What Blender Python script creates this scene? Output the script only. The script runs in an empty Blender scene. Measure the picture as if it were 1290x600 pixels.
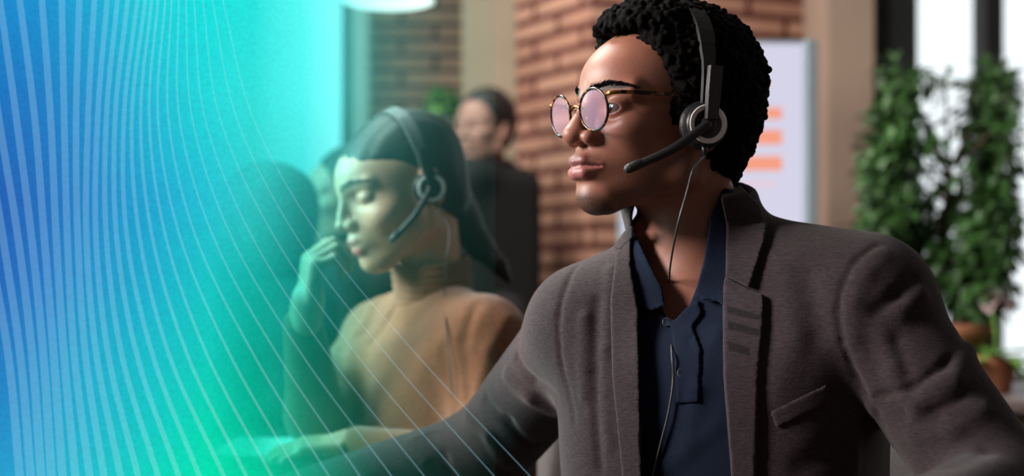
import bpy, math, random
import numpy as np
from mathutils import Vector, Matrix

# ------------------------------------------------------------------ camera, light, exposure
SC = bpy.context.scene
FPX = 1792.0          # focal length in pixels of the 1290 wide frame
HOR = 370.0           # pixel row of the horizon
CAMZ = 0.96
cd = bpy.data.cameras.new('camera'); cam = bpy.data.objects.new('camera', cd)
SC.collection.objects.link(cam); SC.camera = cam
cam.location = (0, 0, CAMZ); cam.rotation_euler = (math.pi/2, 0, 0)
cd.sensor_width = 36.0; cd.lens = FPX/1290*36.0
cd.shift_y = (HOR-300)/1290.0
cd.clip_start = 0.05; cd.clip_end = 200
cd.dof.use_dof = True; cd.dof.focus_distance = 1.56; cd.dof.aperture_fstop = 2.5
SC.view_settings.view_transform = 'Standard'; SC.view_settings.look = 'None'
SC.view_settings.exposure = 0.0; SC.view_settings.gamma = 1.0
SC.view_settings.use_curve_mapping = False
SC.cycles.use_denoising = True
SC.cycles.max_bounces = 8; SC.cycles.transparent_max_bounces = 12
SC.cycles.sample_clamp_indirect = 4.0
SC.cycles.caustics_reflective = False; SC.cycles.caustics_refractive = False

W = bpy.data.worlds.new('world'); SC.world = W; W.use_nodes = True
W.node_tree.nodes['Background'].inputs[0].default_value = (0.90, 0.97, 1.0, 1)
W.node_tree.nodes['Background'].inputs[1].default_value = 1.15

def area(name, loc, target, size, energy, color=(1, 1, 1), sizey=None, spread=math.pi):
    l = bpy.data.lights.new(name, 'AREA'); l.energy = energy; l.color = color
    l.shape = 'RECTANGLE'; l.size = size; l.size_y = sizey or size; l.spread = spread
    o = bpy.data.objects.new(name, l); SC.collection.objects.link(o)
    o.location = loc
    o.rotation_euler = (Vector(target)-Vector(loc)).to_track_quat('-Z', 'Y').to_euler()
    return o
area('daylight_from_left_window', (-2.3, 1.25, 2.0), (0.1, 1.6, 1.05), .8, 62, (1.0, 0.91, 0.87), .9, math.radians(120))
area('office_fill_light', (0.6, -1.4, 2.5), (0.3, 1.6, 0.9), 1.6, 3.4, (1.0, 0.9, 0.88))
area('added_light_on_brick', (-0.4, 4.0, 2.7), (0.2, 5.0, 1.0), 1.2, 36, (1.0, 0.93, 0.87))  # added area light, placed to warm the brick; no fitting modelled
area('added_light_middle', (-0.9, 2.6, 2.7), (-0.3, 2.2, 1.0), 0.7, 55, (1.0, 0.92, 0.85))  # added area light, raised to brighten the woman; no fitting modelled
area('added_light_on_woman', (-2.4, 2.5, 1.9), (-.2, 2.25, 1.05), .9, 40, (1.0, .95, .90), 1.0, math.radians(100))  # added area light to brighten the woman; no window behind it
area('window_rim_light', (2.4, 3.0, 2.2), (0.45, 1.6, 0.9), 0.8, 4, (0.95, 0.97, 1.0))

# ------------------------------------------------------------------ helpers
def P(px, py, Y):                       # world point seen at a pixel at depth Y
    return np.array(((px-645.0)/FPX*Y, Y, CAMZ+(HOR-py)/FPX*Y))
def srgb(r, g, b):
    def c(v):
        v /= 255.0
        return v/12.92 if v <= 0.04045 else ((v+0.055)/1.055)**2.4
    return (c(r), c(g), c(b))

def wloc(o):
    v = np.zeros(3)
    while o is not None:
        v = v+np.array(o.location); o = o.parent
    return v
def thing(name, label, cat, loc=(0, 0, 0), group=None):
    o = bpy.data.objects.new(name, None); SC.collection.objects.link(o)
    o.empty_display_size = 0.05
    o.location = [float(a) for a in loc]
    o['label'] = label; o['category'] = cat
    if group: o['group'] = group
    return o
def tag(o, label, cat, group=None):
    o['label'] = label; o['category'] = cat
    if group: o['group'] = group
    return o
def mesh_obj(name, V, F, mat, parent=None, smooth=True, col=None, uv=None, base=None):
    """V in world coordinates; the object origin is its parent's origin (or base)."""
    V = np.asarray(V, dtype=np.float64).reshape(-1, 3)
    off = wloc(parent) if parent is not None else (np.array(base, dtype=float) if base is not None else np.array(
        ((V[:, 0].min()+V[:, 0].max())/2, (V[:, 1].min()+V[:, 1].max())/2, V[:, 2].min())))
    me = bpy.data.meshes.new(name)
    if isinstance(F, np.ndarray):
        n = len(F); k = F.shape[1]
        me.vertices.add(len(V)); me.vertices.foreach_set('co', (V-off).astype(np.float32).ravel())
        me.loops.add(n*k); me.loops.foreach_set('vertex_index', F.astype(np.int32).ravel())
        me.polygons.add(n); me.polygons.foreach_set('loop_start', np.arange(0, n*k, k, dtype=np.int32))
        me.update(calc_edges=True); me.validate()
    else:
        me.from_pydata([tuple(v) for v in (V-off)], [], [tuple(f) for f in F]); me.update()
    if smooth: me.polygons.foreach_set('use_smooth', [True]*len(me.polygons))
    if col is not None:
        a = me.color_attributes.new('Col', 'FLOAT_COLOR', 'POINT')
        c = np.ones((len(V), 4), dtype=np.float32); c[:, :col.shape[1]] = col
        a.data.foreach_set('color', c.ravel())
    if uv is not None:
        l = me.uv_layers.new(name='UVMap'); l.data.foreach_set('uv', np.asarray(uv, dtype=np.float32).ravel())
    me.materials.append(mat)
    o = bpy.data.objects.new(name, me); SC.collection.objects.link(o)
    if parent is not None: o.parent = parent
    else: o.location = [float(a) for a in off]
    return o

class MB:
    """collects simple shapes into one mesh"""
    def __init__(s): s.v = []; s.f = []
    def add(s, V, F):
        n = len(s.v); s.v += [tuple(map(float, v)) for v in V]; s.f += [tuple(i+n for i in f) for f in F]; return s
    def box(s, c, h, R=None, bev=0.0):
        c = np.array(c, float); h = np.array(h, float); R = np.eye(3) if R is None else np.array(R)
        if bev <= 0:
            V = [c+R@(h*np.array((x, y, z))) for x in (-1, 1) for y in (-1, 1) for z in (-1, 1)]
            F = [(0, 1, 3, 2), (4, 6, 7, 5), (0, 4, 5, 1), (2, 3, 7, 6), (0, 2, 6, 4), (1, 5, 7, 3)]
            return s.add(V, F)
        b = min(bev, h.min()*0.95)
        prof = []
        for (x, y) in ((1, 1), (-1, 1), (-1, -1), (1, -1)):
            a0 = {(1, 1): 0, (-1, 1): 90, (-1, -1): 180, (1, -1): 270}[(x, y)]
            for k in range(4):
                a = math.radians(a0+30*k)
                prof.append((x, y, math.cos(a), math.sin(a)))
        rings = []
        for (z, e) in ((-h[2], -b), (-h[2]+b*0.3, -b*0.3), (-h[2]+b, 0), (h[2]-b, 0), (h[2]-b*0.3, -b*0.3), (h[2], -b)):
            rings.append([(x*(h[0]-b)+ca*(b+e), y*(h[1]-b)+sa*(b+e), z) for (x, y, ca, sa) in prof])
        V = [c+R@np.array(p) for r in rings for p in r]; n = len(prof); F = []
        for i in range(len(rings)-1):
            for j in range(n): F.append((i*n+j, i*n+(j+1) % n, (i+1)*n+(j+1) % n, (i+1)*n+j))
        F.append(tuple(range(n-1, -1, -1))); F.append(tuple((len(rings)-1)*n+j for j in range(n)))
        return s.add(V, F)
    def tube(s, pts, r, n=10, cap=True):
        pts = [np.array(p, float) for p in pts]
        rr = r if hasattr(r, '__len__') else [r]*len(pts)
        prev = None; V = []; F = []
        for i, p in enumerate(pts):
            t = pts[min(i+1, len(pts)-1)]-pts[max(i-1, 0)]; t = t/(np.linalg.norm(t)+1e-12)
            if prev is None:
                a = np.array((0, 0, 1.0)) if abs(t[2]) < .9 else np.array((1.0, 0, 0))
                u = np.cross(t, a)
            else: u = prev-t*np.dot(prev, t)
            u /= np.linalg.norm(u); prev = u; w = np.cross(t, u)
            for k in range(n):
                a = 2*math.pi*k/n; V.append(p+rr[i]*(math.cos(a)*u+math.sin(a)*w))
        for i in range(len(pts)-1):
            for k in range(n): F.append((i*n+k, i*n+(k+1) % n, (i+1)*n+(k+1) % n, (i+1)*n+k))
        if cap:
            F.append(tuple(range(n-1, -1, -1))); F.append(tuple((len(pts)-1)*n+k for k in range(n)))
        return s.add(V, F)
    def lathe(s, c, prof, n=32, R=None, cap=True):
        """prof: list of (radius, height along local z)"""
        c = np.array(c, float); R = np.eye(3) if R is None else np.array(R); V = []; F = []
        for (r, z) in prof:
            for k in range(n):
                a = 2*math.pi*k/n; V.append(c+R@np.array((r*math.cos(a), r*math.sin(a), z)))
        for i in range(len(prof)-1):
            for k in range(n): F.append((i*n+k, i*n+(k+1) % n, (i+1)*n+(k+1) % n, (i+1)*n+k))
        if cap:
            F.append(tuple(range(n-1, -1, -1))); F.append(tuple((len(prof)-1)*n+k for k in range(n)))
        return s.add(V, F)
    def strip(s, pts, wdir, w, tdir, t):
        """band: centre line pts, half width w along wdir[i], half thickness t along tdir[i]"""
        V = []; F = []
        for i, p in enumerate(pts):
            a = np.array(wdir[i])*(w[i] if hasattr(w, '__len__') else w); b = np.array(tdir[i])*t; p = np.array(p)
            V += [p+a+b, p-a+b, p-a-b, p+a-b]
        n = len(pts)
        for i in range(n-1):
            for k in range(4): F.append((i*4+k, i*4+(k+1) % 4, (i+1)*4+(k+1) % 4, (i+1)*4+k))
        F.append((3, 2, 1, 0)); F.append(tuple((n-1)*4+k for k in range(4)))
        return s.add(V, F)
    def build(s, name, mat, parent=None, smooth=False, base=None):
        o = mesh_obj(name, s.v, s.f, mat, parent, smooth, base=base)
        return o
def spline(pts, n=8):
    pts = [np.array(p, float) for p in pts]; out = []
    for i in range(len(pts)-1):
        p0 = pts[max(i-1, 0)]; p1 = pts[i]; p2 = pts[i+1]; p3 = pts[min(i+2, len(pts)-1)]
        for k in range(n):
            t = k/n
            out.append(0.5*((2*p1)+(-p0+p2)*t+(2*p0-5*p1+4*p2-p3)*t*t+(-p0+3*p1-3*p2+p3)*t**3))
    out.append(pts[-1]); return out

# ------------------------------------------------------------------ materials
def nodes(name):
    m = bpy.data.materials.new(name); m.use_nodes = True
    nt = m.node_tree; return m, nt, nt.nodes['Principled BSDF']
def N(nt, t, **kw):
    n = nt.nodes.new(t)
    for k, v in kw.items(): setattr(n, k, v)
    return n
def mat(name, c, rough=0.6, metal=0.0, noise=0.0, nscale=30.0, bump=0.0, bscale=200.0, attr=False, spec=0.5, sheen=0.0, sss=0.0, stretch=None):
    m, nt, b = nodes(name)
    b.inputs['Roughness'].default_value = rough; b.inputs['Metallic'].default_value = metal
    b.inputs['Specular IOR Level'].default_value = spec
    b.inputs['Sheen Weight'].default_value = sheen
    if sss: b.inputs['Subsurface Weight'].default_value = sss; b.inputs['Subsurface Scale'].default_value = 0.006; b.inputs['Subsurface Radius'].default_value = (1, .35, .2)
    tc = N(nt, 'ShaderNodeTexCoord'); mp = N(nt, 'ShaderNodeMapping')
    nt.links.new(tc.outputs['Object'], mp.inputs[0])
    if stretch: mp.inputs['Scale'].default_value = stretch
    src = None
    if attr:
        a = N(nt, 'ShaderNodeAttribute'); a.attribute_name = 'Col'; src = a.outputs['Color']
    if noise > 0:
        nz = N(nt, 'ShaderNodeTexNoise'); nz.inputs['Scale'].default_value = nscale; nz.inputs['Detail'].default_value = 4
        nt.links.new(mp.outputs[0], nz.inputs['Vector'])
        mr = N(nt, 'ShaderNodeMapRange'); mr.inputs['From Min'].default_value = .3; mr.inputs['From Max'].default_value = .7
        mr.inputs['To Min'].default_value = 1-noise; mr.inputs['To Max'].default_value = 1+noise
        nt.links.new(nz.outputs['Fac'], mr.inputs['Value'])
        mx = N(nt, 'ShaderNodeMix', data_type='RGBA', blend_type='MULTIPLY'); mx.inputs[0].default_value = 1
        if src: nt.links.new(src, mx.inputs[6])
        else: mx.inputs[6].default_value = (*c, 1)
        nt.links.new(mr.outputs[0], mx.inputs[7]); src = mx.outputs[2]
    if src: nt.links.new(src, b.inputs['Base Color'])
    else: b.inputs['Base Color'].default_value = (*c, 1)
    if bump > 0:
        nz = N(nt, 'ShaderNodeTexNoise'); nz.inputs['Scale'].default_value = bscale; nz.inputs['Detail'].default_value = 3
        nt.links.new(mp.outputs[0], nz.inputs['Vector'])
        bp = N(nt, 'ShaderNodeBump'); bp.inputs['Strength'].default_value = bump; bp.inputs['Distance'].default_value = 0.002
        nt.links.new(nz.outputs['Fac'], bp.inputs['Height']); nt.links.new(bp.outputs[0], b.inputs['Normal'])
    return m
def emis(name, c, s=1.0, attr=False):
    m = bpy.data.materials.new(name); m.use_nodes = True; nt = m.node_tree; nt.nodes.clear()
    e = N(nt, 'ShaderNodeEmission'); e.inputs[0].default_value = (*c, 1); e.inputs[1].default_value = s
    o = N(nt, 'ShaderNodeOutputMaterial'); nt.links.new(e.outputs[0], o.inputs[0])
    if attr:
        a = N(nt, 'ShaderNodeAttribute'); a.attribute_name = 'Col'; nt.links.new(a.outputs['Color'], e.inputs[0])
    return m

M = {}
M['skin_dark'] = mat('skin_brown', (0, 0, 0), .47, attr=True, noise=.08, nscale=60, bump=.15, bscale=700, spec=.55, sss=.06)
M['skin_light'] = mat('skin_light', (0, 0, 0), .5, attr=True, noise=.04, nscale=60, spec=.4, sss=.1)
M['curly_hair'] = mat('curly_black_hair', (0.0035, 0.003, 0.003), .9, bump=.6, bscale=700, spec=.06)
M['hair'] = mat('straight_dark_hair', (0.012, 0.010, 0.010), .5, bump=.5, bscale=120, spec=.4, stretch=(1, 1, 6))
M['blazer'] = mat('brown_grey_heather_wool', (0, 0, 0), .95, attr=True, noise=.30, nscale=420, bump=.5, bscale=1100, spec=.1, sheen=.12, stretch=(.35, .35, 1.2))
M['shirt'] = mat('navy_pique_cotton', (0.0055, 0.0105, 0.026), .9, noise=.15, nscale=300, bump=.4, bscale=1200, spec=.12, sheen=.05)
M['button'] = mat('navy_button', (0.05, 0.06, 0.08), .3)
M['trouser'] = mat('charcoal_trouser_cloth', (0.02, 0.02, 0.024), .9, noise=.2, nscale=200)
M['shoe'] = mat('black_shoe_leather', (0.01, 0.01, 0.01), .35)
M['sweater'] = mat('caramel_knit', (0.225, 0.095, 0.048), .95, noise=.14, nscale=150, bump=.5, bscale=500, spec=.1, sheen=.3)
M['dark_cloth'] = mat('black_cloth', (0.004, 0.005, 0.0055), .9, noise=.2, nscale=100)
M['teal_cloth'] = mat('dark_teal_cloth', (0.012, 0.04, 0.04), .9, noise=.2, nscale=100)
M['black_plastic'] = mat('matt_black_plastic', (0.010, 0.010, 0.011), .38, noise=.1, nscale=200)
M['grey_plastic'] = mat('grey_plastic', (0.10, 0.10, 0.105), .3, noise=.05, nscale=100)
M['cushion'] = mat('black_leatherette', (0.016, 0.016, 0.018), .5, bump=.3, bscale=300)
M['ring'] = mat('brushed_silver_ring', (0.85, 0.82, 0.80), .35, noise=.08, nscale=300)
M['rubber'] = mat('cable_rubber', (0.05, 0.047, 0.047), .45)
M['eye_white'] = mat('eye', (0, 0, 0), .15, attr=True)
M['teeth'] = mat('teeth', (.75, .72, .66), .3)
M['cream'] = mat('cream_plaster', (0.42, 0.355, 0.26), .9, noise=.06, nscale=4)
M['cream_dark'] = mat('beige_plaster', (0.36, 0.26, 0.20), .9, noise=.06, nscale=4)
M['wall'] = mat('grey_plaster', (0.20, 0.18, 0.165), .9, noise=.05, nscale=3)
M['white_frame'] = mat('white_window_paint', (0.6, 0.62, 0.58), .5, noise=.04, nscale=6)
M['black_frame'] = mat('black_window_metal', (0.012, 0.014, 0.016), .5, noise=.1, nscale=10)
M['grey_frame'] = mat('slate_window_metal', (0.13, 0.16, 0.18), .5, noise=.1, nscale=10)
M['ceiling'] = mat('ceiling_paint', (0.35, 0.34, 0.32), .95, noise=.04, nscale=4)
M['desk'] = mat('dark_desk_laminate', (0.05, 0.06, 0.06), .25, noise=.1, nscale=8)
M['metal'] = mat('grey_metal', (0.25, 0.26, 0.27), .35, metal=.9, noise=.06, nscale=40)
M['silver_edge'] = mat('pale_blue_metal', (0.30, 0.38, 0.42), .35, metal=.3, noise=.05, nscale=20)
M['grey_fabric'] = mat('light_grey_fabric', (0.085, 0.078, 0.08), .9, noise=.15, nscale=200)
M['terracotta'] = mat('terracotta', (0.30, 0.115, 0.055), .8, noise=.2, nscale=20)
M['soil'] = mat('potting_soil', (0.03, 0.02, 0.014), 1, noise=.4, nscale=90, bump=1, bscale=120)
M['pot_grey'] = mat('grey_ceramic', (0.18, 0.18, 0.17), .5, noise=.08, nscale=20)
M['bark'] = mat('pinkish_bark', (0.16, 0.095, 0.07), .9, noise=.3, nscale=60, bump=.8, bscale=100)
M['leaf'] = mat('green_leaf', (0.030, 0.088, 0.018), .5, noise=.6, nscale=9)
M['leaf_light'] = mat('light_green_leaf', (0.12, 0.27, 0.04), .5, noise=.4, nscale=12)
M['petal'] = mat('pale_pink_petal', (0.55, 0.42, 0.42), .7, noise=.1, nscale=60)
M['table_wood'] = mat('grey_wood_top', (0.17, 0.135, 0.125), .5, noise=.25, nscale=12, stretch=(1, 8, 1))
M['cabinet'] = mat('dark_cabinet_laminate', (0.02, 0.022, 0.022), .5, noise=.1, nscale=10)
M['binder'] = mat('pale_blue_card', (0.16, 0.26, 0.32), .6, noise=.05, nscale=30)
M['paper'] = mat('white_paper', (0.7, 0.7, 0.68), .8, noise=.03, nscale=20)
M['lamp_shade'] = mat('white_lamp_enamel', (0.75, 0.75, 0.72), .4, noise=.02, nscale=10)
M['lamp_glow'] = emis('lamp_diffuser', (1.0, 0.97, 0.9), 1.6)
M['gold'] = mat('tortoise_gold_metal', (0.30, 0.14, 0.04), .3, metal=.8, noise=.1, nscale=60)

def floor_mat():
    m, nt, b = nodes('dark_wood_floor')
    tc = N(nt, 'ShaderNodeTexCoord'); br = N(nt, 'ShaderNodeTexBrick')
    br.inputs['Scale'].default_value = 1; br.inputs['Brick Width'].default_value = 1.2; br.inputs['Row Height'].default_value = .14
    br.inputs['Mortar Size'].default_value = .003
    br.inputs['Color1'].default_value = (.10, .065, .045, 1); br.inputs['Color2'].default_value = (.14, .09, .06, 1); br.inputs['Mortar'].default_value = (.02, .015, .01, 1)
    nt.links.new(tc.outputs['Object'], br.inputs['Vector']); nt.links.new(br.outputs['Color'], b.inputs['Base Color'])
    b.inputs['Roughness'].default_value = .45
    return m
M['floor'] = floor_mat()
def brick_mat():
    m, nt, b = nodes('red_brick')
    uv = N(nt, 'ShaderNodeUVMap'); br = N(nt, 'ShaderNodeTexBrick')
    br.inputs['Scale'].default_value = 1; br.inputs['Brick Width'].default_value = .29; br.inputs['Row Height'].default_value = .0655
    br.inputs['Mortar Size'].default_value = .0125; br.inputs['Mortar Smooth'].default_value = .2; br.inputs['Bias'].default_value = -.1
    br.inputs['Color1'].default_value = (*srgb(196, 154, 130), 1); br.inputs['Color2'].default_value = (*srgb(170, 122, 102), 1)
    br.inputs['Mortar'].default_value = (*srgb(88, 34, 30), 1)
    nz = N(nt, 'ShaderNodeTexNoise'); nz.inputs['Scale'].default_value = 6; nz.inputs['Detail'].default_value = 5
    mr = N(nt, 'ShaderNodeMapRange'); mr.inputs['To Min'].default_value = .55; mr.inputs['To Max'].default_value = 1.35
    mx = N(nt, 'ShaderNodeMix', data_type='RGBA', blend_type='MULTIPLY'); mx.inputs[0].default_value = 1
    bp = N(nt, 'ShaderNodeBump'); bp.inputs['Distance'].default_value = .006; bp.inputs['Strength'].default_value = .8; bp.invert = True
    L = nt.links.new
    L(uv.outputs[0], br.inputs['Vector']); L(uv.outputs[0], nz.inputs['Vector']); L(nz.outputs['Fac'], mr.inputs['Value'])
    L(br.outputs['Color'], mx.inputs[6]); L(mr.outputs[0], mx.inputs[7]); L(mx.outputs[2], b.inputs['Base Color'])
    L(br.outputs['Fac'], bp.inputs['Height']); L(bp.outputs[0], b.inputs['Normal']); b.inputs['Roughness'].default_value = .9
    return m
M['brick'] = brick_mat()
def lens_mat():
    m = bpy.data.materials.new('lens_with_painted_reflection'); m.use_nodes = True; nt = m.node_tree; nt.nodes.clear()
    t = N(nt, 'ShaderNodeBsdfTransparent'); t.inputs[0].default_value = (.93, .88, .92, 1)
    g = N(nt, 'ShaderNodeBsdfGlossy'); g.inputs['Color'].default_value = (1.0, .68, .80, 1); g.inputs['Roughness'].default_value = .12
    df = N(nt, 'ShaderNodeBsdfDiffuse'); df.inputs[0].default_value = (.80, .50, .62, 1)  # pink reflection put in as diffuse colour
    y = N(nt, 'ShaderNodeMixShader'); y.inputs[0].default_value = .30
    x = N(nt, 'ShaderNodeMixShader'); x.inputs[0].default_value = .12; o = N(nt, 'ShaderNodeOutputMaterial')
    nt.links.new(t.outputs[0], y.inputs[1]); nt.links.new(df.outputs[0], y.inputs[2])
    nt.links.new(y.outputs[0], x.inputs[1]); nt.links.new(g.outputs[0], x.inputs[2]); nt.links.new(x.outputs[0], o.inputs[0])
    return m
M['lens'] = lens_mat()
def tortoise():
    m, nt, b = nodes('tortoiseshell')
    tc = N(nt, 'ShaderNodeTexCoord'); nz = N(nt, 'ShaderNodeTexNoise'); nz.inputs['Scale'].default_value = 130
    cr = N(nt, 'ShaderNodeValToRGB'); cr.color_ramp.elements[0].position = .54; cr.color_ramp.elements[1].position = .70
    cr.color_ramp.elements[0].color = (.016, .007, .005, 1); cr.color_ramp.elements[1].color = (.42, .17, .03, 1)
    nt.links.new(tc.outputs['Object'], nz.inputs['Vector']); nt.links.new(nz.outputs['Fac'], cr.inputs[0]); nt.links.new(cr.outputs[0], b.inputs['Base Color'])
    b.inputs['Roughness'].default_value = .2
    return m
M['tortoise'] = tortoise()

# ------------------------------------------------------------------ distance-field sculpting
f32 = np.float32
def smin(a, b, k):
    h = np.clip(0.5+0.5*(b-a)/k, 0, 1); return b+(a-b)*h-k*h*(1-h)
def smax(a, b, k): return -smin(-a, -b, k)
def ell(p, c, r):
    c = np.array(c, f32); r = np.array(r, f32); q = p-c
    k0 = np.sqrt(((q/r)**2).sum(1)); k1 = np.sqrt(((q/(r*r))**2).sum(1))
    return k0*(k0-1)/np.maximum(k1, 1e-6)
def seg(p, a, b):
    a = np.array(a, f32); b = np.array(b, f32); ba = b-a; pa = p-a
    t = np.clip((pa@ba)/max(float(ba@ba), 1e-12), 0, 1)
    q = pa-t[:, None]*ba
    return np.sqrt((q*q).sum(1)), t
def cap(p, a, b, ra, rb=None):
    d, t = seg(p, a, b); rb = ra if rb is None else rb
    return d-(ra+(rb-ra)*t)
def rbox(p, c, h, r, R=None):
    q = p-np.array(c, f32)
    if R is not None: q = q@np.array(R, f32)      # columns of R = box axes
    q = np.abs(q)-np.array(h, f32)
    return np.sqrt((np.maximum(q, 0)**2).sum(1))+np.minimum(q.max(1), 0)-r
def chain(p, pts, rs, k=None):
    d = None
    for i in range(len(pts)-1):
        e = cap(p, pts[i], pts[i+1], rs[i], rs[i+1])
        d = e if d is None else (np.minimum(d, e) if k is None else smin(d, e, k))
    return d
def proj(p):
    Y = np.maximum(p[:, 1], .05)
    return 645+p[:, 0]/Y*FPX, HOR-(p[:, 2]-CAMZ)/Y*FPX, Y
def poly2(p, poly):
    """signed distance (metres) to the solid cut by the sight lines through a pixel polygon"""
    x, y, Y = proj(p); n = len(poly); d = np.full(len(x), 1e9, f32); s = np.ones(len(x), f32)
    for i in range(n):
        ax, ay = poly[i]; bx, by = poly[i-1]
        ex, ey = bx-ax, by-ay; wx, wy = x-ax, y-ay
        t = np.clip((wx*ex+wy*ey)/(ex*ex+ey*ey), 0, 1)
        d = np.minimum(d, (wx-ex*t)**2+(wy-ey*t)**2)
        c1 = y >= ay; c2 = y < by; c3 = ex*wy > ey*wx
        flip = (c1 & c2 & c3) | (~c1 & ~c2 & ~c3)
        s = np.where(flip, -s, s)
    return s*np.sqrt(d)*Y/FPX
def surface(fn, lo, hi, h):
    """surface-nets mesh of fn<0 inside a box; the fine grid is only evaluated near the surface"""
    lo = np.array(lo, float); hi = np.array(hi, float); C = 4
    nb = np.ceil((hi-lo)/(h*C)).astype(int)+1
    ax = [lo[i]+h*C*np.arange(nb[i]) + h*(C-1)/2 for i in range(3)]
    G = np.stack(np.meshgrid(*ax, indexing='ij'), -1).reshape(-1, 3).astype(f32)
    def ev(Q):
        return np.concatenate([fn(Q[i:i+400000]) for i in range(0, len(Q), 400000)]) if len(Q) else np.zeros(0, f32)
    cz = ev(G).reshape(nb)
    n = nb*C
    fv = np.repeat(np.repeat(np.repeat(cz, C, 0), C, 1), C, 2).astype(f32)
    near = np.abs(cz) < h*C*1.9+0.004
    idx = np.argwhere(near)
    o = np.stack(np.meshgrid(range(C), range(C), range(C), indexing='ij'), -1).reshape(-1, 3)
    I = (idx[:, None, :]*C+o[None]).reshape(-1, 3)
    fv[I[:, 0], I[:, 1], I[:, 2]] = ev((lo+I*h).astype(f32))
    # close at box borders
    for a in range(3):
        sl = [slice(None)]*3; sl[a] = 0; fv[tuple(sl)] = np.maximum(fv[tuple(sl)], h*.5); sl[a] = -1; fv[tuple(sl)] = np.maximum(fv[tuple(sl)], h*.5)
    s = fv < 0
    cs = np.zeros(n-1, np.int8)
    for dx in (0, 1):
        for dy in (0, 1):
            for dz in (0, 1): cs += s[dx:n[0]-1+dx, dy:n[1]-1+dy, dz:n[2]-1+dz]
    act = np.argwhere((cs > 0) & (cs < 8)); ids = -np.ones(n-1, np.int64); ids[act[:, 0], act[:, 1], act[:, 2]] = np.arange(len(act))
    cor = [(x, y, z) for x in (0, 1) for y in (0, 1) for z in (0, 1)]
    val = {c: fv[act[:, 0]+c[0], act[:, 1]+c[1], act[:, 2]+c[2]] for c in cor}
    acc = np.zeros((len(act), 3)); cnt = np.zeros(len(act))
    for c in cor:
        for a in range(3):
            if c[a] == 0:
                e = list(c); e[a] = 1; e = tuple(e); va, vb = val[c], val[e]
                m = (va < 0) != (vb < 0); t = np.where(m, va/np.where(m, va-vb, 1), 0)
                q = np.array(c, float)[None].repeat(len(act), 0); q[:, a] = t
                acc += q*m[:, None]; cnt += m
    V = lo+(act+acc/cnt[:, None])*h
    faces = []
    for a in range(3):
        b, c = (a+1) % 3, (a+2) % 3
        sl0 = [slice(0, None)]*3; sl1 = [slice(0, None)]*3
        sl0[a] = slice(0, n[a]-1); sl1[a] = slice(1, n[a])
        s0, s1 = s[tuple(sl0)], s[tuple(sl1)]
        E = np.argwhere(s0 != s1)
        ok = (E[:, b] >= 1) & (E[:, c] >= 1) & (E[:, b] < n[b]-1) & (E[:, c] < n[c]-1); E = E[ok]
        flip = s0[E[:, 0], E[:, 1], E[:, 2]]
        q = []
        for (db, dc) in ((-1, -1), (0, -1), (0, 0), (-1, 0)):
            X = E.copy(); X[:, b] += db; X[:, c] += dc; q.append(ids[X[:, 0], X[:, 1], X[:, 2]])
        q = np.stack(q, 1); q[~flip] = q[~flip][:, ::-1]; faces.append(q)
    F = np.concatenate(faces)
    return V, F
def smooth_mesh(V, F, it=2, lam=.5):
    for _ in range(it):
        S = np.zeros_like(V); c = np.zeros(len(V))
        for i in range(4):
            a, b = F[:, i], F[:, (i+1) % 4]
            for k in range(3):
                S[:, k] += np.bincount(a, V[b, k], len(V))+np.bincount(b, V[a, k], len(V))
            c += np.bincount(a, minlength=len(V))+np.bincount(b, minlength=len(V))
        V = V+lam*(S/np.maximum(c, 1)[:, None]-V)
    return V
def join(parts):
    V = []; F = []; n = 0
    for v, f in parts: V.append(v); F.append(f+n); n += len(v)
    return np.concatenate(V), np.concatenate(F)
def frame(yaw, pitch=0.0, roll=0.0):
    """columns: forward, left, up. yaw = degrees the head turns to image left from facing the camera, pitch = nod down"""
    y = math.radians(yaw); F = np.array((-math.sin(y), -math.cos(y), 0)); L = np.array((math.cos(y), -math.sin(y), 0)); U = np.array((0, 0, 1.0))
    a = math.radians(pitch); F, U = F*math.cos(a)-U*math.sin(a), U*math.cos(a)+F*math.sin(a)
    r = math.radians(roll); L, U = L*math.cos(r)+U*math.sin(r), U*math.cos(r)-L*math.sin(r)
    return np.stack([F, L, U], 1)
def loc(p, O, R): return (p-np.array(O, f32))@np.array(R, f32)
def wld(q, O, R): return np.array(O)+np.asarray(q)@np.array(R).T

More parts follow.
